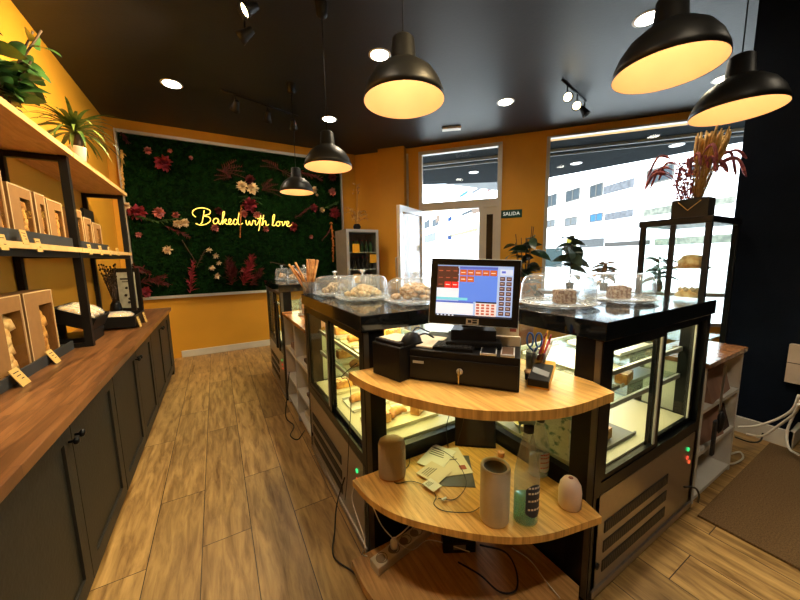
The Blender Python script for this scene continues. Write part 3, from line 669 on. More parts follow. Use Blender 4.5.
# tilted black basket with a bag of loaves
def basket(loc, tilt, label, bl, wy=.40, wx=.30, fill='bag'):
    o = thing('display_crate', label, 'crate', loc)
    R = Matrix.Rotation(tilt, 4, 'Y')
    mb = MB(); h = .10; mb.box(-wx/2,wx/2,-wy/2,wy/2,0,.01,R).box(-wx/2,-wx/2+.01,-wy/2,wy/2,.01,h,R).box(wx/2-.01,wx/2,-wy/2,wy/2,.01,h,R).box(-wx/2+.01,wx/2-.01,-wy/2,-wy/2+.01,.01,h,R).box(-wx/2+.01,wx/2-.01,wy/2-.01,wy/2,.01,h,R)
    lpart('crate_body', mb, blackp, o); return o, R
o, R = basket((-.98, 3.42, 1.04), .42, 'tilted black crate of packed loaves on a black stand behind the big post', 0, .36, .26)
lpart('stand', MB().box(-.13,.11,-.16,.16,-.149,-.10).box(.10,.115,-.16,.16,-.10,-.06).box(-.13,-.115,-.16,.16,-.10,.04), blackp, o)
bagm = glass('bag_film', (1,1,1), 2.0, .25)
for i, yy in enumerate((-.115, .0, .115)):
    q = Vector((-.98,3.42,1.04)) + R @ Vector((.0, yy, .09)); g = thing('bagged_loaf', 'bagged pale loaf in the tilted black crate, ' + ('nearest','middle','farthest')[i] + ' of three', 'bread', q, 0, 'bagged loaves in the tilted crate')
    lpart('loaf', MB().blob((0,0,0), .11, .048, .04, .05, 2, R), breadm, g); lpart('bag', MB().blob((0,0,.004), .118, .053, .046, .05, 2, R), bagm, g)
o, R = basket((-.86, 3.98, .915), .06, 'low black crate with a wrapped flat loaf on the worktop at the far posts', 0, .44, .34)
o2 = thing('bagged_loaf', 'wrapped pale flat loaf lying in the low black crate', 'bread', (-.86,3.98,.99)); lpart('loaf', MB().blob((0,0,0), .13, .15, .035, .05), breadm, o2); lpart('bag', MB().blob((0,0,.005), .135, .16, .04, .06), bagm, o2)
card(-.665, 3.86, .891, 'cream price tag standing on the worktop by the low black crate, nearer one', s=1.4, tilt=.2); card(-.66, 4.12, .891, 'cream price tag standing on the worktop by the low black crate, farther one', s=1.4, tilt=.2)
# dried branches vase, framed card
o = thing('branch_vase', 'dark vase of bare dried branches behind the low crate', 'vase', (-1.06, 4.93, .891))
lpart('vase', MB().lathe([(0,0),(.05,0),(.06,.05),(.05,.12),(.03,.16),(.025,.15),(0,.02)], seg=20), blackg, o)
mb = MB()
for k in range(28):
    a = random.uniform(-2.4, .2) - .6; L_ = random.uniform(.35, .60)
    d = Vector((random.uniform(-.12,.16), random.uniform(-.95,.02), 1)).normalized(); L_ = min(L_, .50/d.z*.98); pts = [Vector((0,0,.1)) + d*L_*t + Vector((random.uniform(-.012,.012),0,0)) for t in (0,.35,.7,1)]
    mb.tube(pts, [.004,.0035,.003,.002], 4)
    for t in (.6,.75,.9,1): mb.blob(pts[0].lerp(pts[-1], t), .010, .010, .014, .2, 1)
lpart('branches', mb, twig, o)
o = thing('picture_frame', 'black framed grey poster standing on the worktop beside the far posts', 'picture frame', (-.96, 5.10, .891), -.45)
lpart('frame', MB().box(-.15,.15,-.012,.012,0,.54), blackm, o); lpart('picture', MB().box(-.105,.105,-.0145,-.012,.05,.49), mat('poster', (.42,.46,.44), .5, var=.25, scale=14), o)
mb = MB().box(-.07,.07,-.016,-.0145,.40,.42).box(-.05,.05,-.016,-.0145,.37,.38)
for k in range(5): mb.blob((random.uniform(-.05,.05), -.0155, .12+.045*k), .02, .001, .018, .2, 1)
q_ = lpart('print', mb, ink, o)
# plants on top of the rack
def dracaena(loc, label, n=60, L_=.38, pr=.055, m=greenl):
    o = thing('potted_dracaena', label, 'potted plant', loc)
    lpart('pot', MB().lathe([(0,0),(pr*.75,0),(pr,.11),(pr,.12),(pr*.9,.12),(pr*.85,.10),(0,.10)], seg=20), whitep, o)
    lpart('trunk', MB().tube([(0,0,.1),(.005,.01,.16),(0,0,.24)], [.028,.03,.024], 10), twig, o)
    mb = MB()
    for k in range(n):
        a = k*2.4; e = k/n; d = Vector((math.cos(a), math.sin(a), .15+1.8*e)).normalized()
        mb.leaf((0,0,.21+.04*e), d, L_*random.uniform(.65,1.0), .036, 2.0-.7*e, 0, 7, 'spike', .3)
    lpart('leaves', mb, m, o); return o
dracaena((-.855, 3.50, 2.271), 'spiky dracaena in a small white pot on top of the rack')
def bushy(loc, label, n=90, r=.26, h=.5, m=greenm, potm=None, lw=.08, ll=.15, pr=.06, ph=.13, name='potted_plant'):
    o = thing(name, label, 'potted plant', loc)
    lpart('pot', MB().lathe([(0,0),(pr*.8,0),(pr,ph*.95),(pr,ph),(pr*.9,ph),(pr*.88,ph*.85),(0,ph*.85)], seg=20), potm or blackp, o)
    st = MB(); mb = MB()
    for s_ in range(9):
        a = s_*2.4; tip = Vector((math.cos(a)*r*.7*(.3+.7*random.random()), math.sin(a)*r*.7*(.3+.7*random.random()), ph+h*random.uniform(.55,1)))
        pts = cat_rom([(0,0,ph*.8), (tip.x*.3,tip.y*.3,tip.z*.55), tip], 5); st.tube(pts, .006, 5)
        for k in range(n//9):
            t = .3+.7*k/(n//9); p = pts[int(t*(len(pts)-1))]; aa = k*2.1+s_
            mb.leaf(p, (math.cos(aa), math.sin(aa), random.uniform(-.2,1.1)), ll*random.uniform(.7,1.1), lw*random.uniform(.8,1.1), .9, random.uniform(-1.1,1.1), 5)
    lpart('stems', st, twig, o); lpart('leaves', mb, m, o); return o
bushy((-.98, 2.86, 2.271), 'leafy dark green bush in a dark pot on top of the rack, photo edge', potm=slate, r=.3, h=.5)

# ------------------------------------------------------------------ refrigerated display cases
ZT = 1.245
cream_in = mat('case_liner', (.50,.46,.34), .35, var=.05)
grillm = mat('grille_dark', (.03,.027,.023), .6, var=.3, scale=80)
def display_case(label, loc, rz, L_, D, group=None, lit=1.0, lc=(1,.83,.42)):
    o = thing('refrigerated_display_case', label, 'display case', loc, rz, group)
    b = MB(); b.box(.012,L_-.012, .012,D-.012, .05,.50); b.box(.04,L_-.04, .05,D-.05, 0,.05); lpart('base_body', b, blackp, o)
    p = lpart('front_panel', MB().box(.02,L_-.02, 0,.012, .055,.495), steel, o, 'brushed steel lower panel')
    for k, z in enumerate((.30,.205,.11)):
        g = MB(); 
        g.box(.10,L_*.66,-.003,0, z,z+.055)
        lpart('grille', g, grillm, p)
        sl = MB(); n = 34
        for q in range(n):
            xx = .105 + (L_*.66-.11)*q/n; sl.box(xx, xx+.006, -.005,-.003, z+.004, z+.051)
        sl = lpart('grille_slats', sl, mat('grille_bar', (.10,.09,.075), .4, metal=.5), p)
    for z, c in ((.415,(.05,.9,.25)),(.365,(.8,.08,.04)),(.33,(.8,.12,.04))):
        lpart('indicator_light', MB().box(L_-.137+(.03 if z == .33 else 0), L_-.121+(.03 if z == .33 else 0), -.006,0, z-.008,z+.008), glow('indicator_%d' % int(z*1000), c, .5), p)
    lpart('lock', MB().lathe([(0,0),(.014,0),(.014,.006),(0,.008)], (0,0,0), 14, M=Matrix.Translation((.06,0,.16)) @ Matrix.Rotation(PI/2,4,'X')), blackp, p)
    lpart('plinth_rail', MB().box(.02,L_-.02, -.008,.02, .02,.055), steel, o)
    pw = .075
    for x0, x1, y0, y1 in ((0,.05,0,.11),(L_-.05,L_,0,.11),(0,.04,D-.05,D),(L_-.04,L_,D-.05,D)):
        lpart('corner_post', MB().box(x0,x1,y0,y1,.0 if y0 == 0 else .5,ZT-.075), blackg, o)
    for x in (0, L_): lpart('corner_trim', MB().box(x-.004 if x == 0 else x, x if x == 0 else x+.004, .004,.028, .02,ZT-.08), mat('dark_steel', (.13,.12,.11), .35, metal=.7), o, 'thin steel strip up the corner')
    for q_ in ((.05,L_-.05, 0,.05, .50,.555),(.05,L_-.05, D-.04,D, .50,.55),(0,.04,.11,D-.05,.50,.555),(L_-.04,L_,.11,D-.05,.50,.555),(.05,L_-.05, 0,.05, ZT-.105,ZT-.075)): lpart('frame_rail', MB().box(*q_), blackg, o)
    lpart('case_top', MB().box(-.012,L_+.012,-.012,D+.012,ZT-.075,ZT,bev=.003), mat('smoky_black_top', (.006,.007,.008), .08, spec=.5, var=.1), o, 'glossy black top')
    lpart('interior_deck', MB().box(.05,L_-.05,.05,D-.05,.51,.565), cream_in, o)
    # sliding doors
    mid = L_/2
    for k, (x0, x1, y) in enumerate(((.052,mid+.02,.012),(mid-.02,L_-.052,.034))):
        f = .034; fr_ = MB().box(x0,x0+f,y-.008,y+.008,.556,ZT-.106).box(x1-f,x1,y-.008,y+.008,.556,ZT-.106).box(x0+f,x1-f,y-.008,y+.008,ZT-.106-f*.7,ZT-.106).box(x0+f,x1-f,y-.008,y+.008,.556,.556+f*.7)
        d = lpart('sliding_door', fr_, blackg, o)
        lpart('door_pane', MB().box(x0+f,x1-f,y-.002,y+.002,.556+f*.7,ZT-.106-f*.7), caseg, d)
        xs = x1-f-.014 if k == 0 else x1-f-.014
        lpart('door_stile', MB().box(xs,xs+.014,y-.010,y-.002,.556+f*.7,ZT-.106-f*.7), alum, d, 'bright inner edge')
    g = MB().box(.012,.018,.11,D-.05,.555,ZT-.075); lpart('end_pane', g, caseg, o); lpart('end_pane', MB().box(L_-.018,L_-.012,.11,D-.05,.555,ZT-.075), caseg, o)
    lpart('front_pane', MB().box(.04,L_-.04,D-.02,D-.014,.55,ZT-.075), caseg, o)
    for z in (.80,.96):
        s_ = lpart('glass_shelf', MB().box(.06,L_-.06,.10,D-.06,z,z+.008), shelfg, o)
        lpart('shelf_rail', MB().box(.06,L_-.06,.088,.10,z-.012,z+.012), alum, s_)
        lpart('shelf_rail', MB().box(.06,L_-.06,D-.075,D-.06,z-.012,z+.012), alum, s_)
    l_ = lpart('led_strip', MB().box(.08,L_-.08,D-.075,D-.06,ZT-.085,ZT-.0755), LED, o); lpart('led_strip', MB().box(.08,L_-.08,.06,.075,ZT-.085,ZT-.0755), LED, o)
    area('case_light', (L_/2,D/2,ZT-.09), (0,0,0), L_*.8, D*.6, LIGHT['case']*lit, lc, parent=o)
    area('case_light', (L_/2,D/2,.795), (0,0,0), L_*.8, D*.6, LIGHT['case']*.5*lit, lc, parent=o)
    return o
AX, AY0, AY1, BX0, BX1, BY = .55, 1.31, 2.42, 1.27, 2.33, .65
AD = .70
cA = display_case('black glass display case along the aisle, left of the register, lit yellow inside', (AX, AY1, 0), -PI/2, AY1-AY0, AD, None, 1.3, (1,.80,.27))
cB = display_case('black glass display case with steel lower panel, right of the register', (BX0, BY, 0), 0, BX1-BX0, .66)
cC = display_case('farthest black glass display case beyond the white shelf unit, near the moss wall', (.55, 4.47, 0), -PI/2, 1.02, .66)

# quarter-round register shelves in the corner between the two cases
def arc_shelf(pts, z, th, label):
    c = cat_rom([(p[0], p[1], 0) for p in pts], 8); poly = [(p.x, p.y) for p in c] + [(1.262, .68), (1.262, 1.302)]
    return solo('corner_shelf', MB().prism(poly, z-th, z), pine, label, 'shelf', None)
arc_shelf([(.475,1.302),(.50,1.12),(.575,.93),(.715,.735),(.95,.605),(1.225,.580)], 1.0, .035, 'upper quarter-round striped pine shelf carrying the cash register')
arc_shelf([(.472,1.302),(.497,1.14),(.575,.985),(.765,.785),(.955,.665),(1.235,.597)], .48, .030, 'middle quarter-round pine shelf with speakers and spray bottles')
SB = [(.452,1.302),(.46,1.12),(.52,.93),(.68,.72),(.93,.62),(1.15,.62)]
c = cat_rom([(p[0], p[1], 0) for p in SB], 8)
solo('corner_shelf', MB().prism([(p.x,p.y) for p in c]+[(1.262,.68),(1.262,1.302)], .03, .07), planks('dark_pine', (.32,.16,.05), (.58,.33,.12), (.2,.1,.04), .3, 4, 'y', .35, 2.2, .1, .0006, 0, grain=12), 'lowest quarter-round brown shelf near the floor with the power strip', 'shelf')

def ht(p, u, v):
    r = ROT @ _px(u, v); return 1.5 + r.z * math.hypot(p.x, p.y) / math.hypot(r.x, r.y)
Z1, Z2 = 1.0, .48
# cash drawer
a = P(403, 379, z=Z1); b = P(519, 394, z=Z1); ang = math.atan2(b.y-a.y, b.x-a.x); DL = (b-a).length; dh = ht(a, 404, 349) - Z1
cd = thing('cash_drawer', 'wide black cash drawer with a key in its lock on the upper pine shelf', 'cash drawer', a + Vector((0,0,.0015)), ang)
DD = .34
lpart('drawer_body', MB().box(.025,DL,.008,DD,.0,dh,bev=.004), blackp, cd)
dr = lpart('drawer_front', MB().box(.03,DL-.006,0,.008,.012,dh-.028,bev=.002), mat('drawer_black', (.010,.010,.011), .4, spec=.3), cd)
lpart('label_slot', MB().box(.045,.09,-.003,0,dh*.58,dh*.66), alum, dr, 'small silver slot')
lpart('lock', MB().lathe([(0,.004),(.012,.004),(.013,0),(.0,0)], (0,0,0), 16, M=Matrix.Translation((DL*.52,0,dh*.45)) @ Matrix.Rotation(PI/2,4,'X')), alum, dr)
lpart('key', MB().box(DL*.52-.002,DL*.52+.002,-.03,-.004,dh*.45-.012,dh*.45+.012).box(DL*.52-.0015,DL*.52+.0015,-.024,-.018,dh*.45-.05,dh*.45-.012), mat('brass', (.6,.45,.2), .3, metal=.8), dr)
CM = Matrix.Translation(a) @ Matrix.Rotation(ang, 4, 'Z')
def on_drawer(x, y, z=0): return CM @ Vector((x, y, dh + .003 + z))
ZD = Z1 + dh + .003
# printer
q = on_drawer(-.20, .03); PH = ht(a, 372, 341) - Z1
pr_ = thing('receipt_printer', 'square black receipt printer at the left end of the cash drawer', 'printer', (.562, 1.235, Z1), -1.31)
pr_.location.z = Z1 + .0015
PWD = .168
Pp = MB(); Pp.box(0,PWD,0,.145,0,PH*.86,bev=.005); Pp.box(.008,PWD-.008,.012,.13,PH*.86,PH*.95,bev=.003)
lpart('printer_body', Pp, blackp, pr_)
lpart('cover', MB().lathe([(0,0),(.055,0),(.055,.022),(0,.022)], (0,0,0), 24, M=Matrix.Translation((PWD-.026,.085,PH*.82)) @ Matrix.Rotation(PI/2,4,'Y')), blackp, pr_)
lpart('receipt_paper', MB().box(.02,PWD-.035,.025,.125,PH*.95,PH*.97), paper, pr_, 'paper sheet on top')
# notepad and keyboard-like base on the drawer
def flat(name, label, cat, loc, rz, sx, sy, sz, m, bev=.001):
    o = thing(name, label, cat, loc, rz); return o, lpart(name + '_body', MB().box(-sx/2,sx/2,-sy/2,sy/2,0,sz,bev=bev), m, o)
o, _ = flat('notepad', 'cream paper notepad lying on the cash drawer beside the printer', 'notepad', on_drawer(.065,.13), ang-.15, .13, .18, .006, paper)
# monitor
mon = thing('register_monitor', 'touchscreen register monitor with a grid of order buttons', 'monitor', (0,0,0))
dist = 1.33; def_c = (ROT @ _px(474.5, 292)); k_ = dist / math.hypot(def_c.x, def_c.y); mc = EYE + def_c*k_
pl = ((mc.x, mc.y, mc.z), Vector((-.66,-.75,.14)).normalized())
TL, TR, BL, BR = (P(u, v, plane=pl) for u, v in ((434,259),(522,260),(427,322),(517,329)))
ux = ((TR-TL)+(BR-BL)).normalized(); uz = ((TL-BL)+(TR-BR)).normalized(); un = ux.cross(uz).normalized(); uz = un.cross(ux)
MW = ((TR-TL).length+(BR-BL).length)/2; MH = ((TL-BL).length+(TR-BR).length)/2; ctr = (TL+TR+BL+BR)/4
mon.location = ctr
# local frame: x right, z up, -y to the viewer
Rm = Matrix((ux, -un, uz)).transposed(); mon.rotation_euler = Rm.to_euler(); hw, hh = MW/2, MH/2
if un.dot(EYE-ctr) < 0: print('monitor normal flipped')
lpart('housing', MB().box(-hw,hw,.002,.035,-hh,hh,bev=.004), blackp, mon)
bz = MB(); f = .026
bz.box(-hw,hw,-.004,.002,hh-f,hh).box(-hw,hw,-.004,.002,-hh,-hh+f*1.3).box(-hw,-hw+f,-.004,.002,-hh+f*1.3,hh-f).box(hw-f,hw,-.004,.002,-hh+f*1.3,hh-f)
lpart('bezel', bz, mat('dark_bezel', (.012,.011,.010), .25), mon)
lpart('rim', MB().tube([(-hw,-.004,-hh),(hw,-.004,-hh),(hw,-.004,hh),(-hw,-.004,hh),(-hw,-.004,-hh)], .0018, 6), alum, mon)
sx0, sx1, sz0, sz1 = -hw+f, hw-f, -hh+f*1.3, hh-f
def SX(t): return sx0 + (sx1-sx0)*t
def SZ(t): return sz1 - (sz1-sz0)*t
cols = [((.42,.56,.88),.95),((.62,.70,.95),1.0),((.10,.15,.60),.9),((.10,.035,.02),.9),((.55,.12,.02),1.0),((.85,.03,.02),1.0),((.12,.25,.85),1.0),((.20,.65,.80),1.0),((.78,.84,.96),1.0),((.45,.10,.05),1),((.9,.75,.7),.9),((.02,.02,.03),1)]
sm = [glow('screen_tone_%d' % i, c_, s_*.38) for i, (c_, s_) in enumerate(cols)]
sc = MB()
def scr(x0, z0, x1, z1, mi, d=0): sc.mi = mi; sc.box(SX(x0),SX(x1),-.0006-d,.0018,SZ(z1),SZ(z0))
scr(0,0,1,1,0)
scr(.30,.02,.80,.70,6,.0002); scr(.30,.02,.80,.065,2,.0006); scr(.0,.02,.28,.45,3,.0001)
for r_ in range(4):
    for c_ in range(3):
        if r_ == 3: continue
        t0 = .075+r_*.135
        scr(.005+c_*.098,t0-.02,.095+c_*.098,t0+.10,(5 if r_ == 2 and c_ else 3),.0006)
        scr(.02+c_*.098,t0+.03,.075+c_*.098,t0+.045,(10 if r_ == 2 and c_ else 9),.0009)
for r_ in range(2):
    for c_ in range(5):
        if r_ and c_ > 1: continue
        scr(.305+c_*.099,.08+r_*.13,.395+c_*.099,.19+r_*.13,4,.0006); scr(.32+c_*.099,.13+r_*.13,.375+c_*.099,.145+r_*.13,10,.0009)
scr(.0,.45,.30,.66,8,.0004); scr(.0,.63,.42,.68,7,.0006); scr(.0,.70,.5,.96,8,.0004); scr(.0,.70,.5,.735,2,.0006); scr(.53,.69,.80,.72,11,.0006); scr(.53,.72,.80,.97,10,.0004)
for r_ in range(4):
    for c_ in range(4): scr(.54+c_*.065,.74+r_*.056,.58+c_*.065,.775+r_*.056,9,.0006)
for r_ in range(8):
    for c_ in range(2): scr(.83+c_*.085,.20+r_*.095,.895+c_*.085,.275+r_*.095,3,.0006); scr(.84+c_*.085,.23+r_*.095,.88+c_*.085,.24+r_*.095,10,.0009)
scr(.83,.06,.99,.17,1,.0006); scr(.85,.09,.90,.13,2,.0009); scr(0,.965,1,1,11,.0004)
for k in range(5): scr(.02+k*.05,.972,.045+k*.05,.993,8,.0009)
lpart('screen', sc, sm, mon, 'lit screen with blue field and rows of brown and orange buttons')
lg = lpart('logo_plate', MB().box(-.025,.025,-.0055,-.004,-hh+.004,-hh+f*1.05), mat('logo_plate', (.55,.47,.35), .4, metal=.4), mon)
lpart('logo_lettering', MB().box(-.018,-.004,-.0062,-.0055,-hh+.011,-hh+.022).box(.0,.018,-.0062,-.0055,-hh+.009,-hh+.016).box(.0,.018,-.0062,-.0055,-hh+.019,-hh+.025), ink, lg)
# stand of the monitor, built upright under it
st = MB(); bc = Vector((ctr.x, ctr.y, 0)) - Vector((un.x, un.y, 0))*.05
MI = (Matrix.Translation(ctr) @ Rm.to_4x4()).inverted(); fz = Matrix.Rotation(math.atan2(ux.y, ux.x), 4, 'Z')
B_ = Matrix.Translation((bc.x, bc.y, ZD)) @ fz
st.box(-.11,.11,-.10,.10,0,.028,MI @ B_,bev=.006); st.prism([(-.09,-.07),(.09,-.07),(.08,.05),(-.08,.05)], .028, .07, MI @ B_); st.box(-.045,.045,.0,.03,.07,ctr.z-ZD,MI @ B_)
lpart('stand', st, blackp, mon)
# flat keyboard in front of the stand, phones, stapler, papers
o, kb = flat('keyboard', 'small black keyboard lying on the cash drawer under the monitor', 'keyboard', on_drawer(.20,.075,.0), ang, .16, .10, .012, blackp)
mb = MB()
for i in range(9):
    for j in range(4): mb.box(-.072+i*.0162,-.059+i*.0162,-.042+j*.021,-.026+j*.021,.012,.015)
km = lpart('keys', mb, mat('key_grey', (.035,.035,.038), .4), kb); km['kind'] = 'stuff'
o, _ = flat('phone', 'small dark phone with a pale rim lying at the right end of the cash drawer', 'phone', on_drawer(DL-.115,.055), ang+.05, .06, .10, .009, alum, .002); lpart('display', MB().box(-.026,.026,-.046,.046,.009,.010), blackg, o)
o, _ = flat('card_holder', 'brown card holder with a silver edge beside the small phone on the drawer', 'card holder', on_drawer(DL-.045,.06), ang+.02, .05, .11, .010, alum, .002); lpart('card', MB().box(-.02,.02,-.048,.048,.010,.011), mat('brown_leather', (.10,.055,.03), .5), o)
o = thing('receipt_bundle', 'bundle of folded receipts standing at the right end of the cash drawer', 'receipts', on_drawer(DL-.045,.19,0), ang+.1)
lpart('papers', MB().box(-.055,.035,-.01,.012,0,.10,Matrix.Rotation(-.15,4,'X'),bev=.002).box(-.08,.04,-.025,-.012,.0,.04), paper, o)
lpart('print', MB().box(-.0,.025,-.012,-.010,.055,.08,Matrix.Rotation(-.15,4,'X')), mat('brick_print', (.35,.08,.05), .6), o)
o = thing('stamp', 'round pinkish wooden stamp lying by the receipts under the monitor', 'stamp', on_drawer(DL-.135,.15,.018), ang)
lpart('handle', MB().tube([(-.022,0,0),(-.015,0,0),(.015,0,0),(.022,0,0)], [.012,.018,.018,.014], 16), mat('pink_wood', (.55,.24,.17), .5), o); lpart('band', MB().tube([(.022,0,0),(.03,0,0)], .0175, 16), mat('brown_leather', (.10,.055,.03), .5), o)
# pen cup
p = P(535, 374, z=Z1); o = thing('pen_cup', 'black mesh pen cup with blue scissors and coloured pens behind the card terminal', 'pen cup', (p.x, p.y, Z1+.001)); CH = .10
lpart('cup', MB().lathe([(0,0),(.038,0),(.040,CH),(.037,CH),(.035,.004),(0,.004)], seg=24), glass('cup_smoke', (.45,.45,.47), 1.0), o)
pc = Vector((p.x, p.y, Z1+.006))
def pen(dx, dy, lx, ly, L_, m, label):
    q = pc + Vector((dx,dy,0)); d = Vector((lx,ly,1)).normalized(); g = thing('pen', label, 'pen', q); lpart('barrel', MB().tube([(0,0,0), d*L_*.85], .006, 8), m, g); lpart('cap', MB().tube([d*L_*.85, d*L_], [.0045,.003], 8), m, g)
pen(.010,-.008,.16,-.20,.175, redm, 'red pen leaning right in the pen cup'); pen(.018,.004,.20,-.10,.185, yellowm, 'yellow pen in the pen cup'); pen(.008,.012,.24,-.14,.175, mat('dark_red', (.2,.01,.01), .4), 'dark red marker in the pen cup'); pen(.0,-.015,.20,-.26,.16, paperw, 'white pen in the pen cup')
g = thing('scissors', 'blue-handled scissors standing in the pen cup', 'scissors', pc + Vector((-.012,.0,0))); bl_ = mat('blue_plastic', (.02,.10,.35), .4)
lpart('blades', MB().box(-.006,.006,-.002,.002,0,.11), alum, g)
for s_ in (-1, 1):
    ring = [Vector((s_*.017 + .014*math.cos(t)*.9, 0, .145+.030*math.sin(t))) for t in [2*PI*i/14 for i in range(15)]]
    rm = Matrix.Rotation(-.7,3,'Z'); lpart('finger_ring', MB().tube([rm @ r_ for r_ in ring], .004, 6).tube([rm @ Vector((0,0,.095)), rm @ ring[10]], .005, 6), bl_, g)
p = P(528, 380, z=Z1); o = thing('wooden_cap', 'small dark pot with a wooden lid between drawer and card terminal', 'small pot', (p.x+.01, p.y+.0, Z1+.001)); lpart('pot', MB().lathe([(0,0),(.018,0),(.02,.028),(0,.028)], seg=20), blackp, o); lpart('lid', MB().lathe([(0,.028),(.022,.028),(.022,.036),(0,.038)], seg=20), birch, o)
# card terminal
a2 = P(527, 387, z=Z1); b2 = P(548, 394, z=Z1); ly = P(551,362,z=Z1) - P(538,391,z=Z1); an = math.atan2(ly.y, ly.x) - PI/2
a2.z = Z1
o = thing('card_terminal', 'yellow and black card payment terminal lying on the upper pine shelf', 'card terminal', (a2.x, a2.y, Z1+.001), an)
TW = .078; TL_ = .195
Rt = Matrix.Rotation(.14, 4, 'X')
lpart('terminal_body', MB().prism([(0,.0),(TW,.0),(TW,TL_),(0,TL_)], 0, .03, Rt), yellowm, o, 'yellow shell')
lpart('face', MB().box(.002,TW-.002,-.003,TL_*.74,.008,.038,Rt,bev=.003), blackp, o); lpart('display', MB().prism([(.008,.055),(TW-.008,.03),(TW-.008,.07),(.008,.10)], .038, .0395, Rt), mat('grey_lcd', (.35,.37,.37), .2), o)
# ---- middle shelf
def mid(u, v, z=Z2): return P(u, v, z=z)
p = mid(389, 468); h = ht(p, 389, 429) - Z2
o = thing('smart_speaker', 'tan rounded tablet-shaped speaker standing at the left of the middle shelf', 'speaker', (.640, 1.222, Z2+.001), -.5); sp_m = mat('tan_speaker', (.44,.35,.25), .8, bump=.4, bscale=300)
lpart('speaker_body', MB().lathe([(0,0),(.052,0),(.060,.008),(.064,.03),(.063,h*.84),(.056,h*.94),(.04,h*.99),(0,h)], seg=32, sx=1, sy=.62), sp_m, o); lpart('base_ring', MB().lathe([(.052,-.0),(.0605,.006),(.0615,.009),(.055,.011)], seg=32, sy=.62), cerv, o)
p = mid(494, 524); h = ht(p, 494, 470) - Z2; p += Vector((p.x, p.y, 0)).normalized()*.03
o = thing('round_speaker', 'off-white cylindrical speaker with a dark hollow top on the middle shelf', 'speaker', (p.x, p.y, Z2+.001)); wm = mat('ivory_speaker', (.70,.63,.52), .7, bump=.3, bscale=300)
R_ = .056
lpart('speaker_body', MB().lathe([(0,0),(R_*.93,0),(R_,.008),(R_,h-.006),(R_*.96,h),(R_*.80,h-.002),(R_*.78,h-.01)], seg=36), wm, o); lpart('top_grille', MB().lathe([(R_*.78,h-.01),(R_*.6,h-.02),(0,h-.022)], seg=36), mat('dark_grey', (.06,.055,.05), .6), o)
def bottle(u, v, vt, R, label, liquid, lcol, nozzle, lab):
    p = mid(u, v); h = ht(p, u, vt) - Z2; p += Vector((p.x, p.y, 0)).normalized()*R*.8
    o = thing('spray_bottle', label, 'bottle', (p.x, p.y, Z2+.001), -.7)
    lpart('bottle_body', MB().lathe([(0,.002),(R*.9,0),(R,.01),(R,h*.45),(R*.92,h*.52),(R*.6,h*.72),(R*.33,h*.84),(R*.30,h*.86)], seg=28, sy=.72), glass('bottle_film', (.92,.96,.97), 1.6, .16), o)
    if liquid: lpart('liquid', MB().lathe([(0,.004),(R*.88,.003),(R*.95,.012),(R*.95,h*liquid),(0,h*liquid)], seg=28, sy=.72), glass('liquid_' + ('teal' if 'holding teal' in label else 'clear'), lcol, .6, .25, (.15,.6,.5) if 'holding teal' in label else (.7,.8,.85)), o)
    lpart('collar', MB().lathe([(0,h*.84),(R*.40,h*.84),(R*.42,h*.90),(R*.3,h*.91),(0,h*.91)], seg=20), ink, o)
    lpart('nozzle', MB().box(-.038,.022,-.010,.010,h*.91,h,bev=.003).tube([(-.028,0,h*.93),(-.034,0,h*.87),(-.030,0,h*.82)], .004, 6), nozzle, o)
    lb = MB(); rows = []
    for i in range(9):
        t = -PI/2 + .55 + (i/8-.5)*1.5; rows.append([lb.bm.verts.new((math.cos(t)*(R+.001), math.sin(t)*(R*.72+.001), z)) for z in (h*(.09 + .04*abs(i-4)/4*abs(i-4)/4), h*(.40 - .05*abs(i-4)/4*abs(i-4)/4))])
    for r1, r2 in zip(rows, rows[1:]): lb._f([r1[0], r2[0], r2[1], r1[1]], True)
    L0 = lpart('bottle_label', lb, lab, o)
    lt = MB()
    for z in (.16,.24,.31,.36):
        for i in range(5):
            t = -PI/2 + .50 + (i/4-.5)*1.0; t2 = t + .18; lt.poly([(math.cos(x_)*(R+.002), math.sin(x_)*(R*.72+.002), zz_) for x_, zz_ in ((t,h*z),(t2,h*z),(t2,h*(z+.018)),(t,h*(z+.018)))])
    lpart('label_lettering', lt, paperw if lab.name != 'paper_label' else redm, L0)
bottle(538, 479, 414, .044, 'clear spray bottle with a red and blue label, behind the teal one', .30, (.85,.93,.97), mat('clear_blue_plastic', (.25,.45,.55), .3), mat('paper_label', (.60,.66,.78), .5))
bottle(525, 528, 418, .046, 'clear spray bottle holding teal liquid with a dark oval label, nearer one', .24, (.35,.85,.75), mat('clear_blue_plastic', (.25,.45,.55), .3), mat('navy_label', (.015,.03,.07), .4))
p = mid(569, 511); h = ht(p, 569, 482) - Z2; p += Vector((p.x, p.y, 0)).normalized()*.03
o = thing('aroma_diffuser', 'small pale pink egg-shaped diffuser at the right of the middle shelf', 'diffuser', (p.x, p.y, Z2+.001)); pk = mat('pale_pink', (.80,.62,.54), .45, var=.03)
R_ = .043; lpart('diffuser_body', MB().lathe([(0,0),(R_*.85,0),(R_,.010),(R_*1.0,h*.55),(R_*.9,h*.78),(R_*.62,h*.95),(R_*.3,h*.995),(0,h)], seg=32), pk, o); lpart('spout', MB().lathe([(0,h*.99),(.010,h*.985),(.007,h+.003),(0,h+.003)], seg=16), mat('dark_pink', (.35,.12,.10), .5), o)
p = mid(501, 456); o = thing('small_candle', 'tiny orange candle beside the tablet on the middle shelf', 'candle', (p.x, p.y, Z2+.001)); lpart('candle', MB().lathe([(0,0),(.017,0),(.018,.022),(.014,.024),(0,.020)], seg=20), mat('peach_wax', (.8,.38,.15), .4), o); lpart('wick', MB().tube([(0,0,.019),(0,.001,.028)], .001, 5), ink, o)
a3 = mid(455, 446); b3 = mid(496, 449); an = math.atan2(b3.y-a3.y, b3.x-a3.x); h = ht(a3, 454, 414) - Z2
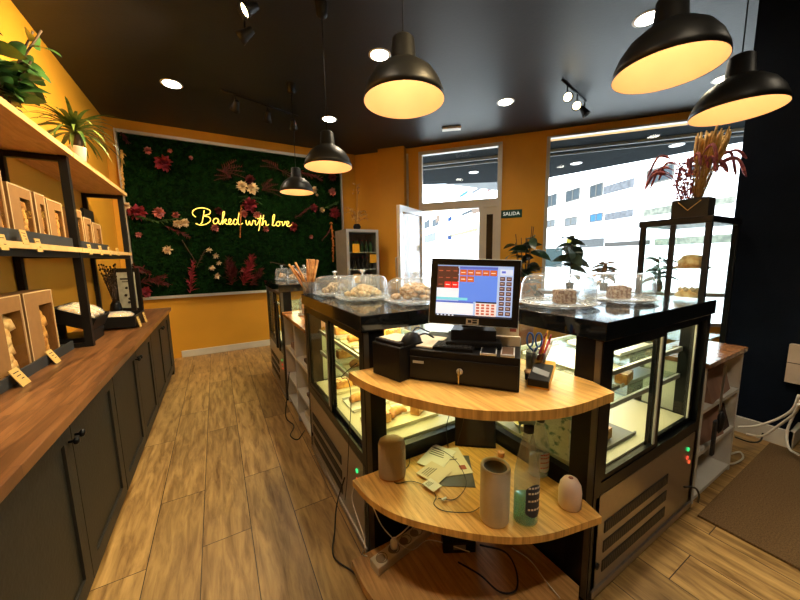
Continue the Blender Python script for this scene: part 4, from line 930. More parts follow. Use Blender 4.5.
o = thing('tablet', 'black tablet on its stand at the back of the middle shelf', 'tablet', (a3.x, a3.y, Z2+.002), an); tw = (b3-a3).length; Rt = Matrix.Rotation(-.28,4,'X')
lpart('tablet_body', MB().box(0,tw,0,.010,.0,h*1.02,Rt,bev=.003), blackp, o); lpart('display', MB().box(.008,tw-.008,-.0015,0,.010,h*.98,Rt), mat('dark_screen', (.03,.018,.012), .12), o); lpart('tablet_stand', MB().box(tw*.25,tw*.75,.0,.09,0,.008), blackp, o)
# papers
for i, (u, v, sx, sy, rz, m, lb) in enumerate(((452,470,.19,.23,-.6,mat('magazine', (.10,.10,.10), .35),'dark magazine under the leaflets'),(450,462,.16,.21,-.35,paper,'cream leaflet with a red code print, on top'),(437,458,.13,.19,-1.1,paperw,'white striped leaflet at the back of the paper pile'),(434,474,.12,.12,.3,paper,'square cream leaflet at the left of the paper pile'),(432,487,.055,.07,.2,paperw,'small white card at the front of the paper pile'))):
    p = mid(u, v); o = thing('leaflet', lb + ' on the middle shelf', 'paper', (p.x, p.y, Z2+.001+i*.0022), rz)
    lpart('sheet', MB().box(-sx/2,sx/2,-sy/2,sy/2,0,.0018), m, o)
    t = MB()
    for k in range(4): t.box(-sx*.38, sx*(.1+.05*k), sy*(.30-.09*k), sy*(.33-.09*k), .0018,.0020)
    lpart('print', t, ink if m is not ink and i else paperw, o)
    if i == 1: lpart('red_print', MB().box(sx*.18,sx*.38,-sy*.35,-sy*.2,.0018,.0021), mat('brick_print', (.35,.08,.05), .6), o)
def cable(pts, r, m, label, n=6): return solo('cable', MB().tube(cat_rom(pts, n), r, 6), m, label, 'cable')
def C2(lst, dz=.0035): return [P(u, v, z=Z2) + Vector((0,0,dz)) for u, v in lst]
cable(C2([(445,430),(436,449),(421,452),(411,457),(408,467),(395,476),(396,484),(412,482),(428,488),(436,497),(434,505),(445,512),(470,513),(480,508)], .004), .0016, cablem, 'thin black cable looping across the middle shelf left of the white speaker')
cable([P(424,449,z=Z2)+Vector((0,0,.02)), P(437,452,z=Z2)+Vector((0,0,.022)), P(452,461,z=Z2)+Vector((0,0,.022)), P(462,474,z=Z2)+Vector((0,0,.022)), P(466,487,z=Z2)+Vector((0,0,.008)), P(455,500,z=Z2)+Vector((0,0,.004)), P(438,499,z=Z2)+Vector((0,0,.004))], .0016, cablem, 'thin black cable lying over the leaflets')
p = P(444, 501, z=Z2); solo('cable_clip', MB().box(p.x-.012,p.x+.012,p.y-.004,p.y+.004,Z2+.006,Z2+.013), alum, 'tiny silver clip on the black cable at the front of the middle shelf', 'clip')
cable([(1.0,1.29,.985-.03),(1.02,1.24,.80),(.98,1.25,.62),(1.0,1.26,Z2+.01)], .002, cablem, 'black cable hanging between the upper and middle shelf')
cable([(1.05,1.29,.955),(1.03,1.22,.84),(1.08,1.23,.66),(1.06,1.26,Z2+.01)], .002, cablem, 'second black cable hanging beside the first below the register')
cable([P(357,363,x=.535), P(344,374,x=.52), P(342,378,x=.52), P(348,380,x=.53), P(351,400,x=.53), P(349,440,x=.53), P(347,480,x=.53), P(345,500,x=.53)], .0022, cablem, 'thin black cable running down the face of the left display case')
cable([(ctr.x-.10,ctr.y+.14,ZD+.02),(ctr.x-.16,ctr.y+.12,ZD+.05),(ctr.x-.20,ctr.y+.16,ZD+.03),(ctr.x-.15,ctr.y+.20,ZD+.06),(ctr.x-.08,ctr.y+.20,ZD+.03)], .004, cablem, 'tangle of thick black cable behind the monitor')
# ---- lowest shelf
ZL = .07
a4 = P(369, 577, z=ZL); b4 = P(405, 549, z=ZL); an = math.atan2(b4.y-a4.y, b4.x-a4.x); n_ = (b4-a4).length
a4 += Vector((.03,.01,0))
o = thing('power_strip', 'white multi-socket power strip at the left of the lowest shelf', 'power strip', (a4.x, a4.y, ZL+.001), an)
lpart('strip_body', MB().box(0,.34,-.034,.034,0,.042,bev=.005), mat('yellowed_plastic', (.62,.54,.38), .45), o)
for k in range(4):
    s_ = lpart('socket', MB().lathe([(.024,.043),(.026,.045),(.028,.042)], (.045+k*.075,0,0), 20).lathe([(0,.0422),(.022,.0425)], (.04+k*.07,0,0), 20), mat('socket_dark', (.22,.17,.10), .5), o)
pg = thing('plug', 'white plug pushed into the power strip', 'plug', Matrix.Translation(o.location) @ Matrix.Rotation(an,4,'Z') @ Vector((.12,0,.049)), an); lpart('plug_body', MB().lathe([(0,0),(.018,0),(.019,.03),(.010,.045),(0,.046)], seg=18), cablew, pg)
cable([pg.location+Vector((0,0,.044)), pg.location+Vector((.04,-.03,.09)), pg.location+Vector((.12,.02,.07)), pg.location+Vector((.18,.06,.10)), (.86,1.20,.09)], .003, cablew, 'white cable rising from the plug on the lowest shelf')
cable([P(355,483,x=.53), P(352,500,x=.52), (.50,1.25,.20), (.50,1.28,.10), (.52,1.27,.085)], .003, cablew, 'white cable looping outside the lowest shelf beside the left case')
p = P(455, 560, z=ZL); o = thing('power_adapter', 'black power adapter box among cables at the back of the lowest shelf', 'adapter', (p.x+.06, p.y+.05, ZL+.001), -.5); lpart('adapter_body', MB().box(-.08,.08,-.04,.04,0,.06,bev=.006), blackp, o); lpart('sticker', MB().box(-.03,.03,-.0405,-.04,.02,.045), mat('grey_label', (.2,.2,.2), .6), o)
cable([P(458,562,z=.12), P(480,575,z=.09), P(500,592,z=.08), P(516,590,z=.09), P(516,570,z=.12), P(505,552,z=.16), P(480,545,z=.22)], .004, cablem, 'thick black cable loop on the lowest shelf')
cable([P(372,505,z=.40), P(385,530,z=.25), P(410,550,z=.12), P(430,540,z=.12), P(470,552,z=.10)], .0025, cablew, 'thin white cable crossing behind the power strip')
cable([P(512,548,z=.2), P(530,560,z=.12), P(545,580,z=.08), P(560,598,z=.08)], .0025, cablew, 'thin white cable at the right of the lowest shelf')
cable([(.535,1.60,.28),(.49,1.62,.12),(.45,1.55,.03),(.40,1.42,.012),(.46,1.28,.012),(.50,1.10,.012),(.44,1.05,.02)], .004, cablem, 'black cable lying on the floor along the left display case')
# cake domes -----------------------------------------------------------------
def cake_dome(cx, cy, R, H, label, food, plate='clear', knob=True, M_=1):
    o = thing('cake_dome', label, 'cake dome', (cx, cy, ZT+.0015), 0)
    pm_ = glass('lace_plate', (.85,.85,.85), 1.2, .25, (.8,.8,.8)) if plate == 'lace' else glass('clear_plate', (.95,.97,.97), 1.2, .22)
    lpart('plate', MB().lathe([(0,.0),(R*.9,.0),(R*1.08,.014),(R*1.10,.018),(R*1.06,.018),(R*.9,.006),(0,.006)], seg=44), pm_, o)
    if plate == 'lace':
        mb = MB()
        for k in range(44):
            t = 2*PI*k/44; 
            for rr in (.68,.82,.96): mb.blob((R*rr*math.cos(t+rr*3), R*rr*math.sin(t+rr*3), .0085 + (.006 if rr > .9 else 0)), .008,.008,.0025,0,1)
        pb = lpart('plate_beads', mb, mat('white_bead', (.75,.74,.72), .4), o, 'raised white lace pattern'); pb['kind'] = 'stuff'
    lpart('dome', MB().lathe([(R,.019),(R,.030),(R*.985,H*.45),(R*.96,H*.72),(R*.88,H*.90),(R*.70,H*.985),(R*.4,H*1.0),(0,H*1.005)], seg=48), dome_g, o)
    lpart('rim', MB().lathe([(R*1.0,.018),(R*1.035,.019),(R*1.035,.023),(R*1.0,.026)], seg=48), glass('clear_plate'), o)
    if knob: lpart('knob', MB().lathe([(0,H),(.008,H+.002),(.007,H+.014),(.018,H+.024),(.019,H+.030),(.010,H+.034),(0,H+.035)], seg=20), glass('knob_acrylic', (.9,.92,.93), 2.0, .35), o)
    return o
def pile(cx, cy, R, n, m, label, nm, cat, r=(.03,.028,.018), grp=None, zh=.05, base=.0):
    for k in range(n):
        lay = k / n; rr = R*(1-lay)**.5*random.uniform(.35,.95); t = k*2.4
        o = MB(); rot = Matrix.Rotation(random.uniform(0,3),4,'Z') @ Matrix.Rotation(random.uniform(-.4,.4),4,'X')
        o.blob((cx+rr*math.cos(t), cy+rr*math.sin(t), ZT+.028+base+zh*lay), r[0], r[1], r[2], .10, 2, rot)
        solo(nm, o, m, label, cat, grp)
cake_dome(.73, 2.205, .145, .135, 'clear cake dome nearest the breadsticks on the left display case', None); pile(.73,2.205,.105,18,duo('chocolate_mix', (.10,.05,.025), (.7,.55,.35), .6, 50),'small dark and white biscuit piled under the dome by the breadsticks','biscuit','biscuit',grp='biscuits under the dome by the breadsticks')
cake_dome(.80, 1.875, .16, .15, 'middle clear cake dome of pale biscuits on the left display case', None); pile(.80,1.875,.12,26,duo('shortbread', (.55,.36,.16), (.85,.70,.42), .6, 40),'small golden biscuit piled under the middle dome','biscuit','biscuit',grp='golden biscuits under the middle dome')
cake_dome(.99, 1.555, .165, .14, 'clear cake dome over floury brown biscuits, just left of the monitor', None); pile(.99,1.56,.12,24,cookie,'floury brown biscuit piled under the dome left of the monitor','biscuit','biscuit',(.038,.034,.018),'floury biscuits left of the monitor',.07)
cake_dome(1.515, 1.02, .178, .160, 'large clear cake dome on a lace plate, right of the monitor', None, 'lace'); cake_dome(1.925, .93, .168, .150, 'clear cake dome on a lace plate at the right end of the right display case', None, 'lace')
crisp = duo('crisped_rice', (.30,.15,.09), (.72,.52,.36), .7, 70, bump=.8)
for (x, y, lb) in ((1.545,1.0,'grey-white topped crisp square cake under the dome right of the monitor'),(1.93,.93,'crunchy nut square cake under the right-end dome')):
    mb = MB(); mb.box(-.043,.043,-.04,.04,0,.066,bev=.006); o = thing('square_cake', lb, 'cake', (x, y, ZT+.009), -.6); bmesh.ops.subdivide_edges(mb.bm, edges=mb.bm.edges[:], cuts=3, use_grid_fill=True)
    for v in mb.bm.verts: v.co += Vector((random.uniform(-.003,.003), random.uniform(-.003,.003), random.uniform(-.002,.003)))
    lpart('cake_body', mb, crisp, o)
    t = MB()
    for k in range(26): t.blob((random.uniform(-.04,.04), random.uniform(-.037,.037), .069), .007,.006,.005,.2,1)
    tt = lpart('topping', t, mat('icing', (.75,.66,.62), .6) if 'grey' in lb else crisp, o); tt['kind'] = 'stuff'
# breadsticks in a glass
bj = thing('breadstick_glass', 'clear glass holding long breadsticks at the far corner of the left display case', 'glass', (.59, 2.385, ZT+.0015)); lpart('glass_body', MB().lathe([(0,0),(.045,0),(.05,.09),(.047,.09),(.043,.004),(0,.004)], seg=24), dome_g, bj)
bs = duo('breadstick', (.50,.20,.05), (.75,.40,.13), .6, 30)
for k in range(13):
    t = k*2.4; lx = (-.75+.15*k if k < 3 else random.uniform(-.05,.5)); L_ = .25
    q = Vector((.59+.02*math.cos(t), 2.385+.02*math.sin(t), ZT+.007)); d = Vector((lx*.8, -lx*.55+random.uniform(-.1,.1), 1)).normalized()
    solo('breadstick', MB().tube([q, q+d*L_*.5+Vector((0,0,.002)), q+d*L_], [.008,.0095,.007], 8), bs, 'long golden breadstick standing in the glass' if k > 2 else 'golden breadstick leaning far to the left out of the glass', 'breadstick', 'upright breadsticks' if k > 2 else 'left-leaning breadsticks')
# food inside the cases
def tray(x, y, z, sx, sy, label, m=alum, rz=0):
    o = thing('tray', label, 'tray', (x, y, z), rz); lpart('tray_body', MB().box(-sx/2,sx/2,-sy/2,sy/2,0,.005).box(-sx/2,sx/2,-sy/2,-sy/2+.006,.005,.018).box(-sx/2,sx/2,sy/2-.006,sy/2,.005,.018), m, o); return o
def food(kind, x, y, z, label, rz=0, grp=None):
    o = thing(kind, label, 'pastry', (x, y, z), rz, grp)
    if kind == 'slice_cake':
        lpart('sponge', MB().box(-.06,.06,-.03,.03,0,.05,bev=.008), toast, o); lpart('glaze', MB().box(-.058,.058,-.028,.028,.05,.056), duo('glaze', (.35,.06,.02), (.85,.6,.3), .3, 40), o)
    elif kind == 'round_cake':
        lpart('sponge', MB().lathe([(0,0),(.085,0),(.09,.01),(.09,.05),(.08,.06),(0,.062)], seg=28), toast, o); lpart('glaze', MB().lathe([(0,.0625),(.078,.0615),(.084,.055),(.091,.045)], seg=28), duo('cream_glaze', (.62,.35,.12), (.85,.66,.35), .5, 20), o)
    elif kind == 'croissant':
        pts = [Vector((math.cos(t)*.05, math.sin(t)*.04, .022)) for t in [PI*i/8-.2 for i in range(10)]]; lpart('croissant_body', MB().tube(pts, [.008,.016,.022,.026,.028,.028,.026,.022,.016,.008], 10), toast, o)
    elif kind == 'cream_bowl':
        lpart('bowl', MB().lathe([(0,0),(.05,0),(.085,.045),(.09,.05),(.084,.05),(.05,.006),(0,.006)], seg=28), whitep, o); lpart('filling', MB().lathe([(.08,.046),(.05,.06),(0,.066)], seg=28), duo('custard', (.70,.50,.05), (.85,.75,.35), .5, 30), o)
for z, ys in ((.97,(1.62,1.85,2.12)),(.81,(1.58,1.82,2.08)),(.566,(1.55,1.85,2.15))):
    for k, y in enumerate(ys):
        lev = {.97:'top',.81:'middle',.566:'bottom'}[z]; pos = ('near','central','far')[k]
        tr_ = tray(.87, y, z+.0015, .42, .20, '%s tray on the %s level of the left display case' % (pos, lev), [mat('cream_tray', (.60,.55,.38), .4), alum][(k+int(z*100)) % 2])
        for j in range(3): food(['slice_cake','croissant','slice_cake'][(j+k) % 3], .74+j*.13, y, z+.0075, 'small pastry on the %s tray at the %s level of the left case' % (pos, lev), .3*j, 'pastries, %s tray, %s level, left case' % (pos, lev))
tray(1.55,.98,.9715,.30,.30,'steel tray on the top level of the right display case, left side'); tray(1.98,.98,.9715,.38,.30,'steel tray on the top level of the right display case, right side')
food('round_cake',1.62,1.05,.819,'golden round cake on the middle level of the right case left of its corner post'); food('slice_cake',1.60,.86,.979,'frosted pastry slab on the top level of the right case seen through its left door')
tray(1.58,.98,.8115,.36,.34,'steel tray on the middle level of the right display case, left side', mat('dark_tray', (.08,.075,.07), .4)); tray(1.99,.98,.8115,.42,.34,'steel tray on the middle level of the right display case, right side')
food('slice_cake',1.86,.84,.819,'red and white glazed slice in the left door of the right display case',.2); food('slice_cake',1.47,.86,.819,'glazed slice at the back of the middle level, right display case')
food('round_cake',2.08,1.02,.819,'round cake on the middle level, right side of the right display case')
tray(1.66,.90,.5665,.34,.30,'dark tray on the deck of the right display case', mat('dark_tray', (.08,.075,.07), .4)); food('slice_cake',1.62,.82,.574,'brown slice stack on the dark tray of the right display case')
food('cream_bowl',1.40,1.08,.5675,'white bowl of yellow custard on the deck inside the right display case')
o = thing('cake_box', 'white and green printed cake box on the deck of the right display case', 'box', (1.36,.90,.5675), .1); lpart('box_body', MB().box(-.05,.05,-.10,.10,0,.20), duo('printed_card', (.18,.32,.24), (.78,.80,.68), .6, 22, .42, .04), o); lpart('lid', MB().box(-.052,.052,-.102,.102,.20,.215), mat('pale_green_card', (.30,.50,.42), .6), o)
tray(1.0,1.64,.5665,.22,.16,'white price tray behind the left case end pane', whitep)

# ------------------------------------------------------------------ white shelf units
def white_unit(label, loc, rz, L_, D, H_, bays, levels, top_m, name='shelf_unit'):
    o = thing(name, label, 'shelf unit', loc, rz); t = .022
    for k in range(bays+1):
        x = k*(L_-t)/bays; lpart('side_panel', MB().box(x,x+t,0,D,0,H_), whitep, o)
    for b_ in range(bays):
        x0 = b_*(L_-t)/bays + t; x1 = (b_+1)*(L_-t)/bays
        for z in levels: lpart('shelf', MB().box(x0,x1,0,D-.012,z,z+t), whitep, o)
        lpart('back_panel', MB().box(x0,x1,D-.012,D,0,H_), whitep, o)
    lpart('top_board', MB().box(-.008,L_+.004,-.015,D,H_,H_+.028,bev=.002), top_m, o); return o
wood_top = planks('chestnut_top', (.20,.07,.025), (.42,.18,.06), (.15,.06,.02), .2, 2, 'y', .25, 2, .2, .0005, 0, grain=9)
uA = white_unit('white open shelf unit with a brown wooden top between the two left cases', (.565, 3.42, 0), -PI/2, .97, .40, .94, 2, (.06,.30,.60), wood_top)
white_unit('white open shelf unit with a brown top, right of the right display case', (2.365, .655, 0), 0, .63, .30, .85, 1, (.02,.30,.57), planks('chestnut_top_shiny', (.12,.045,.02), (.26,.12,.05), (.15,.06,.02), .2, 2, 'y', .15, 2, .2, .0005, 0, grain=9))
def item(name, label, cat, x0, x1, y0, y1, z0, h, m, bev=.004):
    return solo(name, MB().box(x0,x1,y0,y1,z0+.001,z0+h,bev=bev), m, label, cat)
item('book','dark closed box lying on the middle shelf of the white unit by the left case','box',.60,.78,2.55,2.75,.622,.03,mat('brown_box', (.10,.07,.05), .6)); item('book','stack of brown papers on the far middle shelf of the white unit','papers',.60,.80,3.05,3.3,.622,.05,mat('brown_paper', (.22,.12,.06), .7))
item('paper_stack','white paper stack on the lowest shelf of the far white unit','papers',.60,.85,2.55,2.85,.082,.06,paperw); item('paper_stack','brown folded cloth on the lower middle shelf of the far white unit','cloth',.60,.8,2.52,2.72,.322,.03,mat('brown_cloth', (.2,.12,.08), .9))
item('phone','black phone on the wooden top of the far white unit next to the left case','phone',.585,.65,2.50,2.60,.969,.012,blackp)
cable([(.55,3.2,.4),(.50,3.1,.2),(.46,3.0,.04),(.50,2.85,.012),(.44,2.7,.012),(.48,2.6,.012),(.53,2.55,.10)], .005, cablem, 'black cable drooping to the floor in front of the far white unit')
o = thing('cake_stand', 'glass dome with orange cake and yellow decoration on the far wooden top', 'cake dome', (.80, 3.12, .9695)); lpart('cake', MB().lathe([(0,.01),(.11,.01),(.11,.10),(0,.105)], seg=28), duo('orange_cake', (.65,.25,.05), (.85,.55,.25), .6, 20), o); lpart('plate', MB().lathe([(0,0),(.14,0),(.15,.01),(0,.01)], seg=28), whitep, o)
mb = MB()
for k in range(14): mb.blob((random.uniform(-.08,.08),random.uniform(-.08,.08),.12+random.uniform(0,.06)), .028,.028,.022,.2,1)
dd_ = lpart('decoration', mb, mat('yellow_petals', (.80,.55,.04), .6), o); lpart('dome', MB().lathe([(.13,.011),(.13,.14),(.10,.19),(0,.205)], seg=32), dome_g, o)
for k, (x, y, lb) in enumerate(((.72,4.25,'left'),(.80,3.95,'middle'),(.96,4.1,'right'))):
    cake_dome(x, y, .085, .15, 'small covered glass jar on the farthest case, %s of three' % lb, None); pile(x, y, .05, 7, cookie, 'pale biscuit in the %s jar on the farthest case' % lb, 'biscuit', 'biscuit', grp='biscuits in the %s far jar' % lb)
for y, d in ((3.46,.0),(3.6,.05)): solo('hanging_cloth', MB().box(.515-d*.1,.53,y,y+.06,.55,1.05,bev=.005), blackp, 'dark cloth hanging down the side of the farthest case' if d else 'second dark strap hanging by the farthest case', 'cloth')

# right shelf unit contents
bagb = mat('paper_bag', (.30,.17,.12), .8, var=.2)
def bag(x, y, z, sx, sy, h, label, m=None):
    mb = MB().prism([(-sx/2,-sy/2),(sx/2,-sy/2),(sx/2,sy/2),(-sx/2,sy/2)], 0, h); o = thing('paper_bag', label, 'bag', (x, y, z+.001), random.uniform(-.1,.1))
    for v in mb.bm.verts:
        if v.co.z > h*.5: v.co.y *= .5
    lpart('bag_body', mb, m or bagb, o); lpart('bag_fold', MB().box(-sx/2+.004,sx/2-.004,-sy*.26,sy*.26,h,h+.012), m or bagb, o)
bag(2.72,.76,.592,.40,.18,.17,'brown paper packet on the top level of the right white unit'); bag(2.66,.76,.322,.30,.18,.18,'brown wrapped parcel on the middle level of the right white unit')
bag(2.89,.74,.322,.12,.14,.14,'small dark bag beside the parcel in the right white unit', mat('dark_bag', (.06,.035,.03), .8))
o = thing('hanging_brush', 'dark brush hanging on a hook in front of the right white unit', 'brush', (2.55,.628,.44)); lpart('handle', MB().box(-.006,.006,-.006,.004,.10,.40), steel, o); lpart('bristles', MB().blob((0,-.01,.05), .035,.018,.07,.12), blackp, o)
solo('hanging_strap', MB().box(2.46,2.50,.615,.630,.30,.52,bev=.006), mat('dark_cloth', (.02,.02,.025), .8), 'dark cloth glove hanging at the left of the right white unit', 'cloth')
# brown mat, cables
solo('door_mat', MB().prism([(2.28,-.45),(3.66,-.45),(3.66,.60),(2.28,.60)], .001, .014), coir, 'large brown coir mat on the floor at the lower right', 'mat')
cable([P(738,427,z=.2),P(755,426,z=.22),P(775,420,z=.3),P(792,410,z=.42),P(799,395,z=.55)], .008, cablew, 'upper white cable rising to the right above the pale baseboard')
cable([P(746,434,z=.12),P(762,436,z=.14),P(778,426,z=.26),P(794,414,z=.4),P(799,404,z=.5)], .008, cablew, 'lower white cable rising to the right above the pale baseboard')
cable([P(735,437,z=.08),P(750,442,z=.05),P(760,441,z=.06),P(763,433,z=.12)], .006, cablem, 'short black cable drooping at the pale baseboard')
cable([P(800,400,x=3.6),P(794,414,x=3.6),P(787,432,x=3.6),P(789,448,x=3.55),P(799,455,x=3.5)], .008, cablew, 'white cable loop hanging down at the right edge of the photo')
cable([P(730,454,z=.06),P(740,452,z=.02),P(743,458,z=.02),P(735,463,z=.02),P(728,464,z=.03)], .006, cablew, 'short white cable end on the floor beside the right white unit')
cable([P(684,487,y=.60),P(695,488,y=.58),P(699,495,y=.58),P(698,502,z=.01)], .005, cablem, 'black cable from the right display case down to the mat corner')
q0 = P(794, 352, x=3.9); o = thing('pale_panel', 'pale beige box fixed low on the dark wall at the right edge of the photo', 'box', (3.70, .50, .52)); lpart('box_front', MB().box(-.03,.028,-.20,.075,0,.29), mat('beige_board', (.52,.42,.32), .6), o); lpart('seam', MB().box(-.032,-.03,-.20,.075,.15,.155), ink, o)

# ------------------------------------------------------------------ tall glass cake case with the dried bouquet
TX0, TX1, TY0, TY1, TZ = 3.11, 3.695, .92, 1.37, 1.765
o = thing('tall_display_case', 'tall black-framed glass cabinet with cakes behind the right display case', 'display case', (TX0, TY0, 0))
fz_ = .035
for x in (TX0, TX1-fz_):
    for y in (TY0, TY1-fz_): part('frame_post', MB().box(x,x+fz_,y,y+fz_,.0,TZ-.05), blackm, o)
part('frame_post', MB().box(TX0,TX0+.02,(TY0+TY1)/2-.015,(TY0+TY1)/2+.015,.55,TZ-.05), blackm, o)
part('case_top', MB().box(TX0-.01,TX1+.01,TY0-.01,TY1+.01,TZ-.05,TZ,bev=.008), blackm, o); part('case_base', MB().box(TX0+.002,TX1-.002,TY0+.002,TY1-.002,.03,.55), blackm, o)
for z in (.80,1.10,1.37): part('glass_shelf', MB().box(TX0+.03,TX1-.03,TY0+.03,TY1-.03,z,z+.008), shelfg, o)
part('side_pane', MB().box(TX0+.036,TX1-.036,TY0+.004,TY0+.009,.55,TZ-.05), caseg, o); part('side_pane', MB().box(TX0+.036,TX1-.036,TY1-.009,TY1-.004,.55,TZ-.05), caseg, o)
part('door_pane', MB().box(TX0+.004,TX0+.009,TY0+.036,(TY0+TY1)/2-.016,.55,TZ-.05), caseg, o); part('door_pane', MB().box(TX0+.004,TX0+.009,(TY0+TY1)/2+.016,TY1-.036,.55,TZ-.05), caseg, o)
for z, lb in ((1.379,'upper cake'),(1.109,'middle cake')):
    y = TY0+.15
    g = thing('board_cake', 'layered tan %s on a wooden board inside the tall glass cabinet' % lb, 'cake', (3.29, y, z)); lpart('board', MB().lathe([(0,0),(.115,0),(.115,.014),(0,.014)], seg=28), birch, g); lpart('cake', MB().lathe([(0,.014),(.085,.014),(.088,.06),(.07,.075),(.055,.10),(0,.11)], seg=28), duo('cream_glaze', (.62,.35,.12), (.85,.66,.35), .5, 20), g)
    if z < 1.3:
        t = MB()
        for k in range(8): t.blob((.055*math.cos(k*.785), .055*math.sin(k*.785), .10), .02,.02,.018,.1,1)
        lpart('swirls', t, cream, g)
# planter with dried flowers
px0, px1 = 2.95, 3.22
p = (3.30, 1.10, TZ)
o = thing('dried_bouquet_planter', 'dark oblong planter of golden wheat and pink drooping amaranth on the tall cabinet', 'planter', (p[0], p[1], TZ+.001)); PHH = .15
lpart('planter', MB().box(-.07,.07,-.115,.115,0,PHH,bev=.008), mat('dark_planter', (.035,.032,.028), .6), o); lpart('planter_handle', MB().tube([(-.072,.07,.13),(-.09,.0,.06),(-.072,-.07,.13)], .003, 6), straw, o)
mb = MB(); hd = MB()
for k in range(70):
    a = random.uniform(0,2*PI); r_ = random.uniform(0,.06); L_ = random.uniform(.40,.49); lean = Vector((math.cos(a)*.12, math.sin(a)*.14-.12, 1))
    q = Vector((math.cos(a)*r_*.5, -.03+math.sin(a)*r_*.7, PHH)); e = q + lean.normalized()*L_
    mb.tube([q, e], .002, 4); hd.tube([e-(e-q).normalized()*.17, e-(e-q).normalized()*.09, e+(e-q).normalized()*.02], [.003,.011,.004], 6)
lpart('wheat_stems', mb, straw, o); lpart('wheat_ears', hd, straw, o, 'golden wheat ears')
am = MB(); pinkm = duo('amaranth', (.30,.06,.09), (.52,.16,.16), .8, 40)
for k in range(24):
    a = random.uniform(0,2*PI); q = Vector((random.uniform(-.03,.03), random.uniform(-.02,.08), PHH)); R_ = random.uniform(.12,.30); T_ = random.uniform(.22,.36)
    pts = cat_rom([q, q+Vector((math.cos(a)*R_*.3, math.sin(a)*R_*.3, T_*.75)), q+Vector((math.cos(a)*R_*.75, math.sin(a)*R_*.75, T_)), q+Vector((math.cos(a)*R_, math.sin(a)*R_, T_*random.uniform(.45,.8)))], 5)
    am.tube(pts, [.003]*(len(pts)//2)+[.010]*(len(pts)-len(pts)//2-1)+[.004], 6)
for k in range(150): am.blob((random.uniform(-.06,.06), random.uniform(.0,.12), PHH+random.uniform(.0,.30)), .009,.009,.009,.3,1)
lpart('amaranth', am, pinkm, o, 'dusty pink drooping amaranth')

# ------------------------------------------------------------------ drinks fridge and plant, sign, window plants
FX0, FX1, FYa, FYb, FZ = 1.96, 2.56, 5.22, 5.80, 2.0
o = thing('drinks_fridge', 'glass-door drinks fridge with red side panel by the door', 'fridge', (FX0, FYa, 0)); ff = .045
part('cabinet', MB().box(FX0,FX1-.01,FYa+.5,FYb,.0,FZ).box(FX0,FX0+.02,FYa+.02,FYa+.5,0,FZ).box(FX1-.03,FX1-.01,FYa+.02,FYa+.5,0,FZ).box(FX0+.02,FX1-.03,FYa+.02,FYa+.5,FZ-.05,FZ).box(FX0+.02,FX1-.03,FYa+.02,FYa+.5,0,.15), mat('fridge_grey', (.25,.24,.22), .4), o)
part('side_panel', MB().box(FX1-.01,FX1,FYa+.02,FYb,.02,FZ-.02), redm, o, 'red side panel')
d_ = part('door', MB().box(FX0,FX0+ff,FYa,FYa+.02,.12,FZ).box(FX1-ff,FX1,FYa,FYa+.02,.12,FZ).box(FX0+ff,FX1-ff,FYa,FYa+.02,FZ-ff,FZ).box(FX0+ff,FX1-ff,FYa,FYa+.02,.12,.18), alum, o)
part('door_pane', MB().box(FX0+ff,FX1-ff,FYa+.008,FYa+.012,.18,FZ-ff), caseg, d_)
for z in (.7,1.0,1.3,1.6): part('fridge_shelf', MB().box(FX0+.03,FX1-.04,FYa+.05,FYa+.49,z,z+.012), whitep, o)
bc_ = [mat('bottle_green', (.03,.10,.03), .2), mat('bottle_amber', (.18,.07,.02), .2), mat('can_red', (.25,.03,.03), .3), mat('bottle_dark', (.03,.02,.02), .2)]
for z in (1.012,1.312,1.612):
    proto = None
    for k in range(6):
        if proto is None:
            proto = g = thing('drink_bottle', '', 'bottle'); lpart('bottle_body', MB().lathe([(0,0),(.03,0),(.031,.12),(.013,.17),(.013,.20),(0,.20)], seg=14), bc_[int(z*3) % 4], g); lpart('cap', MB().lathe([(0,.20),(.015,.20),(.015,.212),(0,.212)], seg=12), redm, g)
        else: g = copy_tree(proto)
        g.location = (FX0+.09+k*.083, FYa+.14, z+.001); g['label'] = 'small dark bottle in the drinks fridge on its %s shelf' % {1.012:'lowest visible',1.312:'second highest',1.612:'top'}[z]; g['group'] = 'fridge bottles %s' % {1.012:'lowest visible',1.312:'second highest',1.612:'top'}[z]
for (x, z, lb) in ((.10,1.60,'upper left'),(.42,1.42,'upper right'),(.10,1.08,'lower left')): solo('yellow_note', MB().box(FX0+x,FX0+x+.13,FYa-.006,FYa-.001,z,z+.15,bev=.002), yellowm, 'yellow shaped note on the drinks fridge door, ' + lb, 'note')
def orchid(loc, label):
    o = thing('dried_arrangement', label, 'dried flowers', loc); lpart('vase', MB().lathe([(0,0),(.05,0),(.07,.06),(.05,.11),(.04,.11),(.04,.01),(0,.01)], seg=20), blackg, o)
    a_ = MB(); b_ = MB(); c_ = MB()
    for k in range(22):
        a = random.uniform(0,2*PI); R_ = random.uniform(.06,.2); t = Vector((math.cos(a)*R_, math.sin(a)*R_*.6, random.uniform(.2,.42)))
        pts = cat_rom([(0,0,.08),(t.x*.4,t.y*.4,t.z*.8),t,t+Vector((math.cos(a)*.04,0,-.05))], 4); (a_ if k % 2 else c_).tube(pts, .006, 5)
        for q in range(3): (a_ if k % 3 else b_).leaf(t, (math.cos(a+q), math.sin(a+q), .1), .07, .025, .9)
    c_.tube([(0,0,.1),(.02,0,.5),(.03,0,.75)], .005, 5)
    for k in range(16): c_.blob((.02+random.uniform(-.07,.07), random.uniform(-.04,.04), random.uniform(.6,.82)), .016,.016,.016,.2,1)
    lpart('flowers', a_, straw, o); lpart('red_leaves', b_, rust, o); lpart('twigs', c_, duo('tan_twig', (.4,.22,.06), (.6,.35,.12), .8, 10), o)
orchid(((FX0+FX1)/2, FYa+.25, FZ+.001), 'straw-coloured dried flower arrangement on top of the drinks fridge')
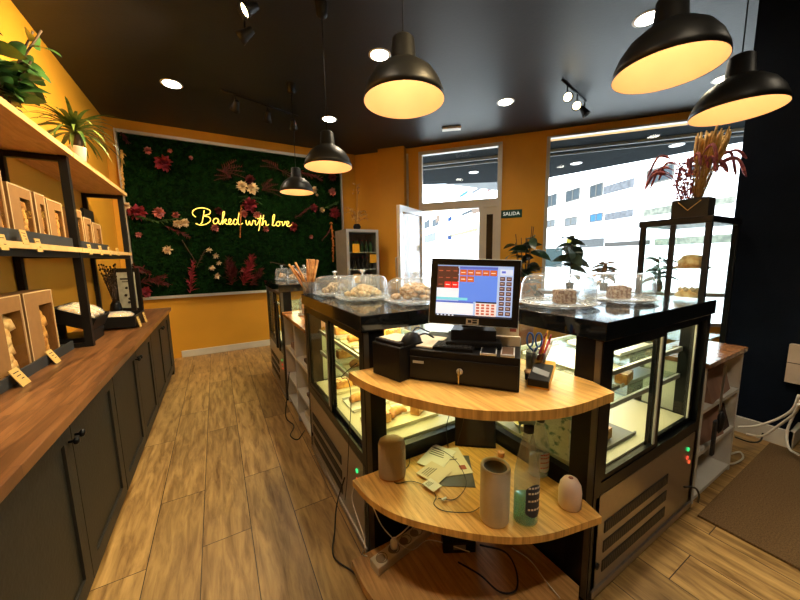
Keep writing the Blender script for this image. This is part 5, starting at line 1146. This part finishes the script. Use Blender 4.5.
# exit sign
o = thing('exit_sign', 'dark green rectangular exit sign on the ochre wall beside the door', 'sign', M @ Vector((1.765,-.001,2.20)), math.atan2(WD.y, WD.x))
sw = .335; lpart('sign_plate', MB().box(-sw/2,sw/2,-.008,0,-.065,.065), mat('exit_green', (.004,.055,.035), .5), o)
lpart('lettering', text_mb('SALIDA', .088, Matrix.Translation((0,-.0095,0)) @ Matrix.Scale(.92,4) @ Matrix.Rotation(PI/2,4,'X')), glow('exit_letters', (.8,.9,.85), .25), o)
# plants near the window
p = M @ Vector((1.98,-.62,0))
bushy((p.x, p.y, .0), 'dark rubber plant in a terracotta pot between door and shop window', n=80, m=darkleaf, potm=cerv, r=.26, h=.85, lw=.15, ll=.30, pr=.17, ph=1.10)
def ledge_plant(s, label, stem_h, n, ll, lw, m, spread=.6, pr=.06, red=False):
    q = M @ Vector((s,-.24,.95)); o = thing('window_plant', label, 'potted plant', (q.x, q.y, .951))
    lpart('pot', MB().lathe([(0,0),(pr*.8,0),(pr,.11),(pr*.9,.12),(pr*.85,.10),(0,.10)], seg=20), concr, o); lpart('stem', MB().tube([(0,0,.1),(.01,0,stem_h*.6),(0,.01,stem_h)], [.010,.008,.005], 6), twig, o)
    l_ = MB()
    for k in range(n):
        t = .35+.65*k/n; a = k*2.4; l_.leaf((0,0,stem_h*t), (math.cos(a), math.sin(a), random.uniform(-.2,1.4)), ll*random.uniform(.8,1.1), lw, 1.3, random.uniform(-1.2,1.2), 5)
    lpart('leaves', l_, m, o); return o
ledge_plant(2.66, 'tall leafy plant with big leaves on the window ledge by the yellow sign', .80, 18, .30, .18, mat('dull_green_leaf', (.04,.07,.04), .5))  # one even dull green for the leaves
ledge_plant(3.12, 'small croton with green and rusty leaves on the window ledge', .42, 34, .24, .08, duo('croton', (.06,.12,.05), (.32,.14,.04), .5, 12))
ledge_plant(3.80, 'faint spindly plant on the window ledge seen through the tall glass cabinet', .50, 24, .30, .06, mat('dull_green_leaf', (.04,.07,.04), .5))
